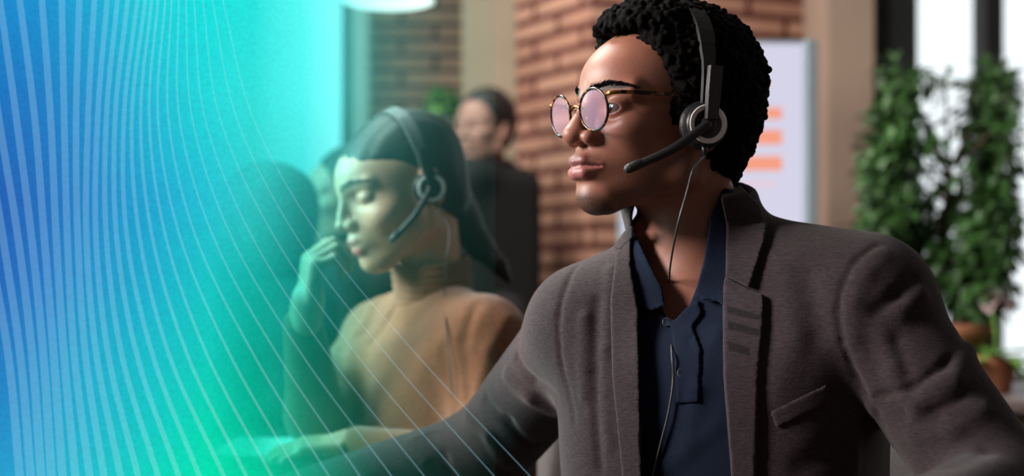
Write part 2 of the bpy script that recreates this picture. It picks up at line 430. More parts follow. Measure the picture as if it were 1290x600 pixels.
# ------------------------------------------------------------------ heads
def lips(q, w):
    A = np.stack([q[:, 0], np.abs(q[:, 1]), q[:, 2]], 1); o = w.get('open', 0.0); s = w.get('smile', 0.0)
    A = A+np.array((w.get('lip', 0.0), 0, 0), f32)
    up = chain(A, [(.1165, 0, -.0362), (.1120, .0105, -.0352), (.099, .0245, -.0408+s)], [.0060, .0058, .0022], .003)
    lo = chain(A, [(.1140, 0, -.0485-o), (.1110, .010, -.0480-o), (.099, .0235, -.0425+s)], [.0078, .0072, .0022], .003)
    return up, lo
def head_sdf(q, w):
    A = np.stack([q[:, 0], np.abs(q[:, 1]), q[:, 2]], 1)
    j = w.get('jaw', 1.0); nz = w.get('nose', 1.0); br = w.get('brow', 1.0)
    cr = w.get('crown', 0.0); d = ell(q, (-.018+cr*.4, 0, .050-cr*.4), (.092-cr*.4, .073, .080-cr*.6))
    d = smin(d, ell(q, (.022, 0, .052-cr*.5), (.0775, .064, .058-cr*.3)), .020)
    d = smin(d, ell(q, (.040, 0, -.012), (.062, .058, .066)), .020)
    d = smin(d, ell(q, (.068, 0, -.040), (.049, .033, .034)), .014)
    d = smin(d, ell(q, (.088, 0, -.0735), (.0245, .023*j, .0185)), .014)
    d = smin(d, cap(A, (.080, .012, -.075), (.012, .050*j, -.050), .0145), .020)
    d = smin(d, cap(A, (.012, .050*j, -.050), (0, .059, .0), .0135), .02)
    d = smin(d, ell(q, (.035, 0, -.045), (.055, .046, .034)), .015)
    ck = w.get('cheek', 1.0); d = smin(d, ell(A, (.062, .041, .001-.012*(ck-1)/.18), (.026, .021*ck, .017*ck)), .018)
    d = smin(d, cap(A, (.0945, .010, .0385), (.072, .047, .0385), .0095*br), .012)
    d = smax(d, -ell(A, (.105, .034, .0195), (.0195, .0175, .0115)), .012)
    d = smin(d, cap(q, (.097, 0, .031), (.113, 0, .004), .0062*nz, .0085*nz), .010)
    d = smin(d, ell(q, (.1165, 0, -.0065), (.0130*nz, .0115*nz, .0105*nz)), .006)
    d = smin(d, ell(A, (.1065, .0145*nz, -.0105), (.0115, .0080, .0085)), .005)
    d = smax(d, -ell(A, (.1130, .0075, -.0190), (.0070, .0046, .0048)), .002)
    # lids with a slit for the eye
    lid = ell(A, (.0805 if w.get('slit', 1) > 0 else .0782, .0335, .0205), (.0143, .0150, .0135) if w.get('slit', 1) > 0 else (.0128, .0160, .0110))
    sl = w.get('slit', .0046)
    if sl > 0: lid = smax(lid, -ell(A, (.094, .0335, .0200), (.014, .0128, sl)), .0015)
    d = smin(d, lid, .0035)
    if sl > 0: d = smax(d, -ell(A, (.095, .0335, .0200), (.012, .0120, sl)), .002)
    up, lo = lips(q, w)
    d = smin(d, up, .0035); d = smin(d, lo, .0035)
    o = w.get('open', 0.0); s = w.get('smile', 0.0)
    if o > 0: d = smax(d, -chain(A, [(.118, 0, -.0425-o*.5), (.103, .0205, -.0415+s)], [.0020+o*.5, .0012], None), .0015)
    else: d = smax(d, -chain(A, [(.1235, 0, -.0420), (.1175, .011, -.0410), (.100, .0255, -.0420)], [.0016, .0016, .0012]), .0022)
    # ears
    e = ell(A, (-.006, .0760, .002), (.017, .0085, .030))
    e = smax(e, -ell(A, (-.003, .0850, .002), (.009, .006, .017)), .004)
    d = smin(d, e, .005)
    return d
def head_color(q, w, base, lip, browc, stub=None):
    A = np.stack([q[:, 0], np.abs(q[:, 1]), q[:, 2]], 1); n = len(q)
    c = np.tile(np.array(base, float), (n, 1))
    up, lo = lips(q, w); dl = np.minimum(up, lo)
    m = np.clip(1-(dl+.0002)/.0012, 0, 1)*(q[:, 0] > .085)
    cl = np.array(lip)[None]*np.where(up < lo, .62, 1.0)[:, None]
    c = c*(1-m[:, None])+cl*m[:, None]
    b, t = seg(A, (.104, .012, .0420), (.092, .034, .0455)); b2, t2 = seg(A, (.092, .034, .0455), (.075, .052, .0405))
    db = np.minimum(b, b2+.0010)-.0056
    mb = np.clip(-db/.0016, 0, 1)*w.get('browk', .95)
    c = c*(1-mb[:, None])+np.array(browc)[None]*mb[:, None]
    if stub is not None:
        ms = np.clip(1-ell(q, (.098, 0, -.086), (.026, .024, .013))/.010, 0, 1)*.85
        rng = np.random.default_rng(3); ms = ms*(.7+.3*rng.random(n))
        mj = np.clip(1-cap(A, (.075, .022, -.080), (.015, .058, -.045), .012)/.014, 0, 1)*.35
        ms = np.maximum(ms, mj)
        mu = np.clip(1-cap(A, (.116, .004, -.0285), (.104, .022, -.034), .003)/.006, 0, 1)*.30
        ms = np.maximum(ms, mu)*(dl > .001)
        c = c*(1-ms[:, None])+np.array(stub)[None]*ms[:, None]
    return c
def eyes(root, O, R, iris, w):
    for s in (1, -1):
        c = np.array((.0805, .0335*s, .0205)); r = .0126
        V = []; F = []; n1, n2 = 20, 28
        look = np.array(w.get('look', (1, 0, 0)), float); look /= np.linalg.norm(look)
        cols = []
        for i in range(n1+1):
            th = math.pi*i/n1
            for k in range(n2):
                ph = 2*math.pi*k/n2; d = np.array((math.cos(th), math.sin(th)*math.cos(ph), math.sin(th)*math.sin(ph)))
                V.append(wld(c+r*d, O, R)); a = math.degrees(math.acos(max(-1, min(1, d@look))))
                cols.append((.006, .004, .003) if a < 14 else (iris if a < 29 else (.15, .12, .11)))
        for i in range(n1):
            for k in range(n2): F.append((i*n2+k, (i+1)*n2+k, (i+1)*n2+(k+1) % n2, i*n2+(k+1) % n2))
        mesh_obj('eye', V, F, M['eye_white'], root, col=np.array(cols))

def headset(label, O, R, hair_half, top, cat='headset', cable=None, k=.82, mic=(.100, .085, -.052), ef=.014, band='black_plastic'):
    """O,R head frame; the ear cups sit at +-L; returns the thing"""
    base = wld((0, .095, -.05), O, R)
    t = thing('headset', label, cat, base)
    # headband arc in the L-U plane
    def arc(inset=0):
        pts = []; n = 40
        for i in range(n+1):
            a = math.pi*(i/n)
            l = math.cos(a); u = math.sin(a)
            pts.append(np.array((ef-.006-.016*u, l*(hair_half-inset)*(1-.10*(1-u)), .022+(top-.022-inset)*(u**.85))))
        return pts
    b = MB(); pts = arc(); W_ = []; T_ = []; ww = []
    for i, p in enumerate(pts):
        tg = pts[min(i+1, 40)]-pts[max(i-1, 0)]; tg /= np.linalg.norm(tg)
        W_.append(R@np.array((1.0, 0, 0))); T_.append(R@np.cross(tg, (1.0, 0, 0)))
        e = min(i, 40-i)/40
        ww.append(.0075+.0028*min(1, e*6)+(0 if e > .12 else -.001))
    b.strip([wld(p, O, R) for p in pts], W_, ww, T_, .0022)
    b.build('headband', M[band], t, smooth=False)
    for s in (1, -1):
        # slider joint, yoke
        y = MB(); a0 = np.array((ef-.012, s*(hair_half-.001), .062)); a1 = np.array((ef-.002, s*(hair_half+.003), .004))
        y.strip([wld(a0+(a1-a0)*q, O, R) for q in (0, .5, 1)], [R@np.array((1., 0, 0))]*3, [.0084, .0084, .0072], [R@np.array((0, 1., 0))]*3, .0030)
        y.build('yoke', M['black_plastic'], t)
        # cup : lathe axis along s*L
        ax_ = R[:, 1]*s+R[:, 0]*.30; ax_ /= np.linalg.norm(ax_); fx_ = R[:, 0]-ax_*(R[:, 0]@ax_); fx_ /= np.linalg.norm(fx_)
        Rl = np.stack([fx_, np.cross(ax_, fx_), ax_], 1)*k
        c = wld((ef-.007, s*(hair_half-.023), -.001), O, R)
        cu = MB().lathe(c, [(.012, -.004), (.024, -.003), (.0305, .002), (.0325, .008), (.0305, .014), (.022, .017), (.01, .017)], 40, Rl).build('ear_cushion', M['cushion'], t, smooth=True)
        if s == 1 or True:
            MB().lathe(c, [(.020, .014), (.0255, .015), (.0285, .019), (.0290, .023), (.0275, .0275), (.026, .029), (.018, .0275), (.010, .0265), (.0, .0262)], 48, Rl, cap=False).build('ear_cup', M['black_plastic'], t, smooth=True)
            MB().lathe(c, [(.0192, .0262), (.0192, .0294), (.0246, .0302), (.0256, .0294), (.0256, .0270)], 56, Rl, cap=False).build('ring', M['ring'], t, smooth=False)
            MB().lathe(c, [(.0105, .024), (.0105, .0315), (.0085, .0330), (.0, .0333)], 32, Rl, cap=False).build('pivot_cap', M['black_plastic'], t, smooth=False)
    # boom microphone on the left cup
    p0 = np.array((ef+.002, hair_half+.0035, -.001)); p2 = np.array(mic)
    p1 = (p0+p2)/2+np.array((0, .006, -.004))
    sp = spline([wld(p0, O, R), wld(p1, O, R), wld(p2, O, R)], 12)
    bm = MB(); rr = [.0056-.0012*i/24 for i in range(len(sp))]
    bm.tube(sp, rr, 12).build('microphone_boom', M['black_plastic'], t, smooth=True)
    d = sp[-1]-sp[-2]; d /= np.linalg.norm(d)
    MB().tube([sp[-1]-d*.020, sp[-1]-d*.017, sp[-1]-d*.004, sp[-1]+d*.001, sp[-1]+d*.0035], [.0030, .0052, .0054, .0046, .0020], 16).build('microphone', M['cushion'], t, smooth=True)
    q0 = np.array((ef-.002, hair_half-.010, -.022)); q1 = q0+np.array((0, .001, -.012))
    MB().tube([wld(q0, O, R), wld(q1, O, R)], [.0036, .0026], 12).build('cable_sleeve', M['black_plastic'], t, smooth=True)
    if cable is not None:
        MB().tube(spline([wld(q1, O, R)]+list(cable), 10), .00125, 8).build('cable', M['rubber'], t, smooth=True)
    return t

# ------------------------------------------------------------------ hands
def hand_sdf(p, O, R, side=1, curl=(20, 30, 20), sc=1.0, spread=4, thumb=(35, 10)):
    """local axes: x fingers, y toward thumb*side, z back of hand"""
    q = loc(p, O, R)/sc; q = q*np.array((1, side, 1), f32)
    d = rbox(q, (.045, 0, 0), (.030, .026, .004), .0105)
    d = smin(d, cap(q, (-.03, 0, 0), (.02, 0, 0), .024, .022), .015)
    d = smin(d, cap(q, (.015, .025, -.006), (.045, .028, -.006), .014, .012), .012)
    L = [(.042, .025, .020), (.046, .029, .021), (.043, .027, .020), (.034, .021, .018)]
    ys = [.030, .010, -.010, -.028]; x0 = [.080, .084, .080, .072]
    for i in range(4):
        a = math.radians(spread*(1.5-i)); pt = np.array((x0[i], ys[i], .001)); pts = [pt-np.array((.02, 0, 0)), pt]; b = 0
        for k in range(3):
            b += math.radians(curl[k]*(1+.08*i)); dv = np.array((math.cos(b)*math.cos(a), math.cos(b)*math.sin(a), -math.sin(b)))
            pt = pt+dv*L[i][k]; pts.append(pt)
        r = .0092 if i < 3 else .0080
        d = smin(d, chain(q, pts, [r+.0006, r+.0004, r-.0004, r-.0012, r-.0022], .004), .0045)
    a = math.radians(thumb[0]); b = math.radians(thumb[1])
    t0 = np.array((.012, .026, -.006)); t1 = t0+.036*np.array((math.cos(a), math.sin(a), -.25)); t2 = t1+.030*np.array((math.cos(a-b), math.sin(a-b), -.3)); t3 = t2+.024*np.array((math.cos(a-2*b), math.sin(a-2*b), -.35))
    d = smin(d, chain(q, [t0, t1, t2, t3], [.014, .0115, .0098, .0082], .006), .007)
    return d*sc
def axes(x, z):
    x = np.array(x, float); x /= np.linalg.norm(x); z = np.array(z, float); z -= x*(z@x); z /= np.linalg.norm(z)
    return np.stack([x, np.cross(z, x), z], 1)

# ------------------------------------------------------------------ room shell
def wall_prism(name, pts, z0, z1, mt, parent=None, closed=True):
    """vertical prism with metric UVs; pts counter-clockwise seen from above"""
    n = len(pts); V = []; F = []; UV = []
    for (x, y) in pts: V += [(x, y, z0), (x, y, z1)]
    u = 0
    for i in range(n if closed else n-1):
        j = (i+1) % n; l = math.dist(pts[i], pts[j])
        F.append((2*i, 2*j, 2*j+1, 2*i+1)); UV += [(u, z0), (u+l, z0), (u+l, z1), (u, z1)]; u += l
    if closed:
        F.append(tuple(2*i+1 for i in range(n))); UV += [tuple(p) for p in pts]
        F.append(tuple(2*i for i in reversed(range(n)))); UV += [tuple(p) for p in reversed(pts)]
    o = mesh_obj(name, V, F, mt, parent, smooth=False, uv=UV)
    if parent is None: o['kind'] = 'structure'
    return o
def rect(x0, y0, x1, y1): return [(x0, y0), (x1, y0), (x1, y1), (x0, y1)]
def struct(o): o['kind'] = 'structure'; return o
CE = 2.9
wall_prism('floor', rect(-3.6, -2.2, 3.6, 6.6), -.1, 0, M['floor'])
wall_prism('ceiling', rect(-3.6, -2.2, 3.6, 6.6), CE, CE+.1, M['ceiling'])
wall_prism('wall_front', rect(-3.6, -2.3, 3.6, -2.2), 0, CE, M['wall'])
wall_prism('wall_left', rect(-3.7, -2.3, -3.6, 6.6), 0, CE, M['wall'])
wall_prism('wall_right', rect(3.6, -2.3, 3.7, 4.9), 0, CE, M['wall'])
X = lambda px, Y: (px-645)/FPX*Y
# back wall: bright window left, brick, column, brick pillar, window right
YB = 6.0
wall_prism('wall_back_brick', rect(X(462, YB), YB, X(600, 5.4)+.3, YB+.25), 0, CE, M['brick'])
wall_prism('wall_back_left', rect(-3.6, YB, -2.6, YB+.25), 0, CE, M['wall'])
wall_prism('wall_back_sill', rect(-2.6, YB, X(433, YB), YB+.25), 0, .45, M['wall'])
w1 = MB()
for xx in (-2.6, -1.65, X(438, YB)-.03): w1.box((xx+.03, YB+.05, 1.62), (.028, .04, 1.17), bev=.006)
for zz in (.48, 1.25, 2.78): w1.box((-1.65, YB+.05, zz), (.98, .035, .028), bev=.006)
struct(w1.build('window_1', M['black_frame']))
tr = MB(); tr.box((X(454, 5.7), 5.72, CE/2), ((X(465, 5.7)-X(444, 5.7))/2, .05, CE/2-.001), bev=.01)
struct(tr.build('trim_1', M['white_frame']))
wall_prism('wall_back_column', rect(X(582, 5.3), 5.3, X(655, 5.3), 5.7), 0, CE, M['cream'])
wall_prism('wall_back_brick_pillar', [(.257, 4.6), (1.10, 4.92), (1.10, 5.5), (.014, 5.5), (.014, 5.0)], 0, CE, M['brick'])
wall_prism('wall_back_right_column', rect(X(1043, 4.5), 4.5, X(1101, 4.5), 4.95), 0, CE, M['cream_dark'])
YW = 4.7
wall_prism('wall_back_right_sill', rect(X(1101, YW), YW, 3.6, YW+.2), 0, .62, M['wall'])
w2 = MB()
w2.box((X(1110, YW), YW+.05, 1.76), (X(1120, YW)/2-X(1100, YW)/2, .06, 1.13), bev=.008)
w2.box((X(1251, YW), YW+.05, 1.76), ((X(1264, YW)-X(1238, YW))/2, .06, 1.13), bev=.008)
w2.box((2.75, YW+.05, 1.76), (.04, .06, 1.13), bev=.008)
w2.box((2.4, YW+.05, .66), (1.2, .06, .035), bev=.008); w2.box((2.4, YW+.05, CE-.04), (1.2, .06, .035), bev=.008)
wo = struct(w2.build('window_2', M['black_frame']))
wf = MB(); wf.box((X(1138, YW), YW+.04, 1.76), ((X(1156, YW)-X(1120, YW))/2, .045, 1.13), bev=.008)
wf.build('window_side_panel', M['grey_frame'], wo)
wall_prism('wall_back_closing', rect(1.10, 5.5, 1.3, 5.55), 0, CE, M['wall'])

# ------------------------------------------------------------------ display, lamp, cabinet, far pot
def display():
    Y = 3.9; x0, x1 = X(779, Y), X(1028, Y); zt = CAMZ+(HOR-50)/FPX*Y; zb = .62
    t = thing('display_screen', 'tall lit display board with orange bars behind the man with glasses', 'display', ((x0+x1)/2, Y+.03, 0))
    MB().box(((x0+x1)/2, Y+.025, (zt+zb)/2), ((x1-x0)/2, .02, (zt-zb)/2), bev=.008).build('casing', M['silver_edge'], t)
    xr = X(1012, Y)
    s = MB(); s.box(((x0+.012+xr)/2, Y+.003, (zt+zb)/2), ((xr-x0-.012)/2, .003, (zt-zb)/2-.012))
    s.build('screen_panel', emis('screen_white', srgb(214, 212, 232), 1.0), t)
    MB().box((X(1021, Y), Y-.004, (zt+zb)/2), (.017, .012, (zt-zb)/2), bev=.006).build('side_rail', M['silver_edge'], t)
    bar = emis('screen_orange', srgb(246, 160, 132), 1.0); pale = emis('screen_pale_pink', srgb(232, 205, 218), 1.0)
    for py, h in ((143, 7), (173, 9), (206, 9)):
        MB().box((X(935, Y), Y-.002, CAMZ+(HOR-py)/FPX*Y), (X(985, Y)-X(935, Y), .0015, h/FPX*Y)).build('orange_bar', bar, t)['label'] = 'orange bar'
    for py in (106, 232):
        MB().box((X(930, Y), Y-.002, CAMZ+(HOR-py)/FPX*Y), (X(975, Y)-X(930, Y), .0015, 3/FPX*Y)).build('text_bar', pale, t)
    st = MB(); cx = (x0+x1)/2
    st.box((cx, Y+.06, .5), (.03, .015, .5), bev=.005); st.build('stand_post', M['metal'], t)
    MB().box((cx, Y+.05, .012), (.28, .2, .012), bev=.006).build('stand_base', M['metal'], t)
display()
def pendant():
    Y = 3.4; c = P(489, 2, Y); r = 59/FPX*Y
    t = thing('pendant_lamp', 'white round pendant lamp hanging above the woman in the caramel sweater', 'lamp', c)
    MB().lathe(c, [(r, 0), (r, .012), (r*.96, .045), (r*.75, .10), (r*.4, .14), (.03, .16), (.02, .18)], 48, cap=False).build('lamp_shade', M['lamp_shade'], t, smooth=True)
    MB().lathe(c, [(0, -.004), (r*.5, -.008), (r*.9, -.003), (r*.985, .006)], 48, cap=False).build('diffuser', M['lamp_glow'], t, smooth=True)
    MB().tube([c+np.array((0, 0, .17)), (c[0], c[1], CE)], .004, 8).build('cord', M['black_plastic'], t)
    MB().lathe((c[0], c[1], CE-.03), [(.02, 0), (.045, .01), (.045, .03)], 24).build('ceiling_rose', M['lamp_shade'], t)
pendant()
def cabinet():
    Y = 4.82; x0, x1 = X(470, Y), X(590, Y); zt = CAMZ+(HOR-238)/FPX*Y; cx = (x0+x1)/2
    t = thing('cabinet', 'dark cabinet behind the woman, with a plant on top', 'cabinet', (cx, Y+.2, 0))
    MB().box((cx, Y+.22, (zt+.06)/2), ((x1-x0)/2, .2, (zt-.06)/2), bev=.006).build('body', M['cabinet'], t)
    MB().box((cx, Y+.23, .03), ((x1-x0)/2-.02, .18, .03)).build('plinth', M['cabinet'], t)
    for s in (-1, 1):
        w = (x1-x0)/4
        dx = cx+s*w
        d = MB().box((dx, Y+.01, zt/2+.03), (w-.006, .010, zt/2-.06), bev=.004).build('door', M['cabinet'], t)
        MB().tube([(dx-s*(w-.03), Y-.018, zt*.62), (dx-s*(w-.03), Y-.018, zt*.52)], .005, 8).build('handle', M['metal'], d)
    # binder and pot stand on it
    Xb = X(583, Y)
    b = thing('binder', 'pale blue ring binder standing beside the man dressed in black', 'binder', (X(580, Y), Y+.15, zt))
    zc = CAMZ+(HOR-176)/FPX*Y
    MB().box((Xb, Y+.15, (zt+zc)/2), (.0195, .11, (zc-zt)/2), bev=.004).build('cover', M['binder'], b)
    MB().box((Xb+.002, Y+.152, (zt+zc)/2), (.016, .112, (zc-zt)/2-.006)).build('pages', M['paper'], b)
    pc = np.array((X(558, Y+.15), Y+.15, zt))
    zr = CAMZ+(HOR-146)/FPX*(Y+.15)
    p = thing('potted_plant', 'small leafy plant in a grey pot on the dark cabinet', 'plant', pc)
    h = zr-zt
    MB().lathe(pc, [(.030, 0), (.034, .01), (.044, h-.02), (.047, h), (.042, h), (.040, h-.02)], 32).build('pot', M['pot_grey'], p, smooth=True)
    MB().lathe(pc+np.array((0, 0, h-.02)), [(.041, 0), (.03, .006), (.0, .008)], 24, cap=False).build('soil', M['soil'], p, smooth=True)
    leafy(pc+np.array((0, 0, h+.035)), (.062, .062, .05), 170, .035, .014, M['leaf_light'], p, 5, stem=pc+np.array((0, 0, h-.02)))
def leaf_mesh(mb, base, d, up, ln, wd, droop=.3):
    d = d/np.linalg.norm(d); s = np.cross(d, up); s /= (np.linalg.norm(s)+1e-9); n = np.cross(s, d)
    V = []; ks = (0, .25, .55, .8, 1.0); ws = (.12, .85, 1.0, .6, .03)
    for t, w in zip(ks, ws):
        c = base+d*ln*t-n*droop*ln*t*t
        V += [c-s*wd*w+n*wd*.25*w, c, c+s*wd*w+n*wd*.25*w]
    F = []
    for i in range(4):
        a = i*3; F += [(a, a+1, a+4, a+3), (a+1, a+2, a+5, a+4)]
    mb.add(V, F)
def leafy(c, r, n, ln, wd, mt, parent, seed, stem=None, name='foliage'):
    rng = np.random.default_rng(seed); mb = MB()
    for _ in range(n):
        d = rng.normal(size=3); d /= np.linalg.norm(d); rad = rng.random()**.45
        p = c+d*np.array(r)*rad; o = d*.8+rng.normal(size=3)*.5+np.array((0, 0, .1))
        leaf_mesh(mb, p, o, np.array((0, 0, 1.))+rng.normal(size=3)*.3, ln*rng.uniform(.7, 1.3), wd*rng.uniform(.7, 1.2), rng.uniform(.1, .5))
    o = mb.build(name, mt, parent, smooth=True)
    if stem is not None:
        s = MB()
        for k in range(5):
            a = 2*math.pi*k/5; e = c+np.array((math.cos(a)*r[0]*.6, math.sin(a)*r[1]*.6, r[2]*.3))
            s.tube(spline([stem, (np.array(stem)+c)/2+np.array((math.cos(a), math.sin(a), 0))*.008, e], 4), .003, 6)
        s.build('stem', M['bark'], parent, smooth=True)
    return o
cabinet()

# ------------------------------------------------------------------ plants by the right window
def side_table():
    zt = .72; Y = 3.55; cx = 1.30
    t = thing('side_table', 'grey wooden table carrying the plants by the right window', 'table', (cx, Y, 0))
    MB().box((cx, Y, zt-.015), (.42, .36, .015), bev=.006).build('tabletop', M['table_wood'], t)
    for sx in (-1, 1):
        for sy in (-1, 1):
            MB().tube([(cx+sx*.37, Y+sy*.31, 0), (cx+sx*.36, Y+sy*.30, zt-.03)], [.014, .020], 12).build('leg', M['metal'], t)
    MB().box((cx, Y-.30, zt-.06), (.35, .010, .028)).build('apron', M['table_wood'], t)
    return zt
ZT = side_table()
def ficus():
    Y = 3.55; base = np.array((X(1203, Y), Y, ZT))
    t = thing('ficus_tree', 'bushy green indoor tree in a terracotta pot before the right window', 'plant', base)
    MB().lathe(base, [(.055, 0), (.062, .008), (.078, .13), (.090, .132), (.092, .165), (.084, .166), (.078, .14)], 36).build('pot', M['terracotta'], t, smooth=True)
    MB().lathe(base+np.array((0, 0, .15)), [(.079, 0), (.05, .006), (0, .01)], 24, cap=False).build('soil', M['soil'], t, smooth=True)
    s0 = base+np.array((0, 0, .14)); top = P(1196, 200, Y)
    tr = MB(); tr.tube(spline([s0, s0+np.array((.012, 0, .12)), (s0+top)/2+np.array((-.01, .02, 0)), top], 8), [.020-.013*i/24 for i in range(25)], 10)
    tr.build('trunk', M['bark'], t, smooth=True)
    rng = np.random.default_rng(8)
    clumps = [(1122, 235, .075, .14, 300), (1125, 150, .05, .08, 120), (1140, 300, .10, .10, 320), (1195, 320, .07, .05, 90), (1252, 200, .055, .15, 330),
              (1250, 120, .055, .085, 220), (1245, 290, .075, .13, 400), (1145, 105, .045, .035, 60), (1190, 105, .05, .02, 18), (1200, 215, .06, .07, 26), (1170, 170, .04, .08, 20), (1215, 260, .06, .05, 30),
              (1150, 360, .10, .07, 240), (1235, 365, .08, .06, 200), (1165, 255, .03, .10, 40), (1095, 290, .045, .06, 60), (1125, 90, .03, .04, 40), (1262, 150, .03, .12, 80), (1098, 200, .03, .10, 70), (1150, 175, .03, .05, 50), (1225, 150, .03, .08, 50), (1190, 345, .05, .04, 60)]
    mb = MB(); br = MB()
    for (px, py, rx, rz, n) in clumps:
        dy = rng.uniform(-.10, .10); c = P(px, py, Y+dy)
        k = rng.uniform(.25, .9); a = s0+(top-s0)*min(.95, max(.25, (c[2]-s0[2])/(top[2]-s0[2])-.25))
        br.tube(spline([a, (a+c)/2+np.array((0, 0, -.01)), c], 5), [.006-.004*i/10 for i in range(11)], 6)
        for _ in range(int(n*1.6)):
            d = rng.normal(size=3); d /= np.linalg.norm(d); p = c+d*np.array((rx, .10, rz))*rng.random()**.4
            leaf_mesh(mb, p, d*.6+rng.normal(size=3)*.6+np.array((0, 0, -.25)), np.array((0, -.3, 1.))+rng.normal(size=3)*.3, rng.uniform(.026, .050), rng.uniform(.006, .011), rng.uniform(.1, .6))
    mb.build('foliage', M['leaf'], t, smooth=True); br.build('branches', M['bark'], t, smooth=True)
ficus()
def flower():
    Y = 3.42; base = np.array((X(1252, Y), Y, ZT))
    t = thing('flowering_plant', 'pale pink bloom in a small terracotta pot with broad green leaves', 'plant', base)
    MB().lathe(base, [(.035, 0), (.040, .006), (.052, .07), (.058, .072), (.058, .09), (.052, .09), (.048, .07)], 30).build('pot', M['terracotta'], t, smooth=True)
    MB().lathe(base+np.array((0, 0, .075)), [(.05, 0), (.03, .005), (0, .008)], 24, cap=False).build('soil', M['soil'], t, smooth=True)
    c = P(1250, 385, Y)
    MB().tube(spline([base+np.array((0, 0, .07)), base+np.array((.006, 0, .13)), c], 6), .004, 8).build('stem', M['leaf_light'], t, smooth=True)
    mb = MB(); rng = np.random.default_rng(4)
    for k in range(34):
        d = rng.normal(size=3); d[2] = abs(d[2])*.6; d /= np.linalg.norm(d)
        leaf_mesh(mb, c+d*.008, d, np.array((0, 0, 1.))+rng.normal(size=3)*.3, .042, .016, .5)
    mb.build('petals', M['petal'], t, smooth=True)
    mb = MB()
    for k in range(20):
        a = 2*math.pi*k/20+rng.random()*.3; d = np.array((math.cos(a), math.sin(a), rng.uniform(.1, .9)))
        leaf_mesh(mb, base+np.array((0, 0, .08)), d, np.array((0, 0, 1.)), rng.uniform(.09, .15), .017, .6)
    mb.build('leaves', M['leaf_light'], t, smooth=True)
flower()

# ------------------------------------------------------------------ desk and the added glow panel on it
DZ = .715
def desk(label, pts, legs_, bars):
    cx = sum(p[0] for p in pts)/len(pts); cy = sum(p[1] for p in pts)/len(pts)
    t = thing('desk', label, 'desk', (cx, cy, 0), 'office desks')
    wall_prism('desktop', pts, DZ-.025, DZ, M['desk'], t)
    for (x, y) in legs_:
        MB().box((x, y, (DZ-.025)/2), (.022, .022, (DZ-.025)/2), bev=.004).build('leg', M['metal'], t)
    for (x1, y) in bars: MB().box(((x1-1.23)/2, y, DZ-.055), ((x1+1.23)/2, .015, .028)).build('crossbar', M['metal'], t)
desk('dark desk in front of the man in the blazer, carrying the added glow panel', [(-1.30, .95), (.06, .95), (.05, 1.50), (-.02, 1.62), (-.06, 1.74), (-1.30, 1.74)], [(-1.25, 1.01), (-1.25, 1.68), (-.02, 1.01), (-.12, 1.68)], [(-.04, 1.01), (-.14, 1.68)])
desk('dark desk on which the woman in the caramel sweater rests her hand', [(-1.30, 2.04), (-.22, 2.04), (-.25, 2.20), (-.27, 2.48), (-.40, 2.62), (-.60, 2.72), (-.62, 3.15), (-1.30, 3.15)], [(-1.25, 2.1), (-1.25, 3.09), (-.30, 2.1), (-.67, 3.09)], [(-.32, 2.1), (-.69, 3.09)])

# centre of every added glowing line at pixel rows 0, 150, 300, 450, 600 with its half width at top and bottom
LINES = [(-70, -42, -14, 12, 26, 4, 5.2), (-45, -20, 5, 27, 40, 4, 5.2), (-20, 0, 24, 42, 53, 4, 5.3), (1, 22, 41, 56, 66, 4, 5.3), (26, 45, 57, 69, 80, 4, 5.2), (54, 65, 72, 82, 96, 4, 5), (79, 82, 86, 95, 114, 3.9, 4.7),
         (101, 97, 99, 109, 132, 3.8, 4.4), (120, 112, 110, 123, 153, 3.4, 4.1), (136, 124, 122, 138, 175, 3.1, 3.8), (149, 135, 135, 155, 200, 2.9, 3.5), (162, 146, 148, 174, 226, 2.8, 3.2),
         (174, 157, 161, 194, 252, 2.5, 2.9), (184, 167, 177, 215, 283, 2.2, 2.5), (192, 178, 193, 238, 311, 1.9, 2.1), (200, 189, 210, 263, 343, 1.6, 1.8), (209, 200, 228, 292, 378, 1.35, 1.5),
         (217, 213, 248, 322, 415, 1.15, 1.3), (226, 227, 270, 352, 454, 1, 1.1), (235, 243, 293, 383, 494, .85, .95), (245, 259, 319, 416, 535, .8, .85), (256, 278, 347, 452, 579, .75, .8),
         (268, 299, 375, 490, 623, .7, .75), (281, 320, 404, 528, 668, .7, .7)]
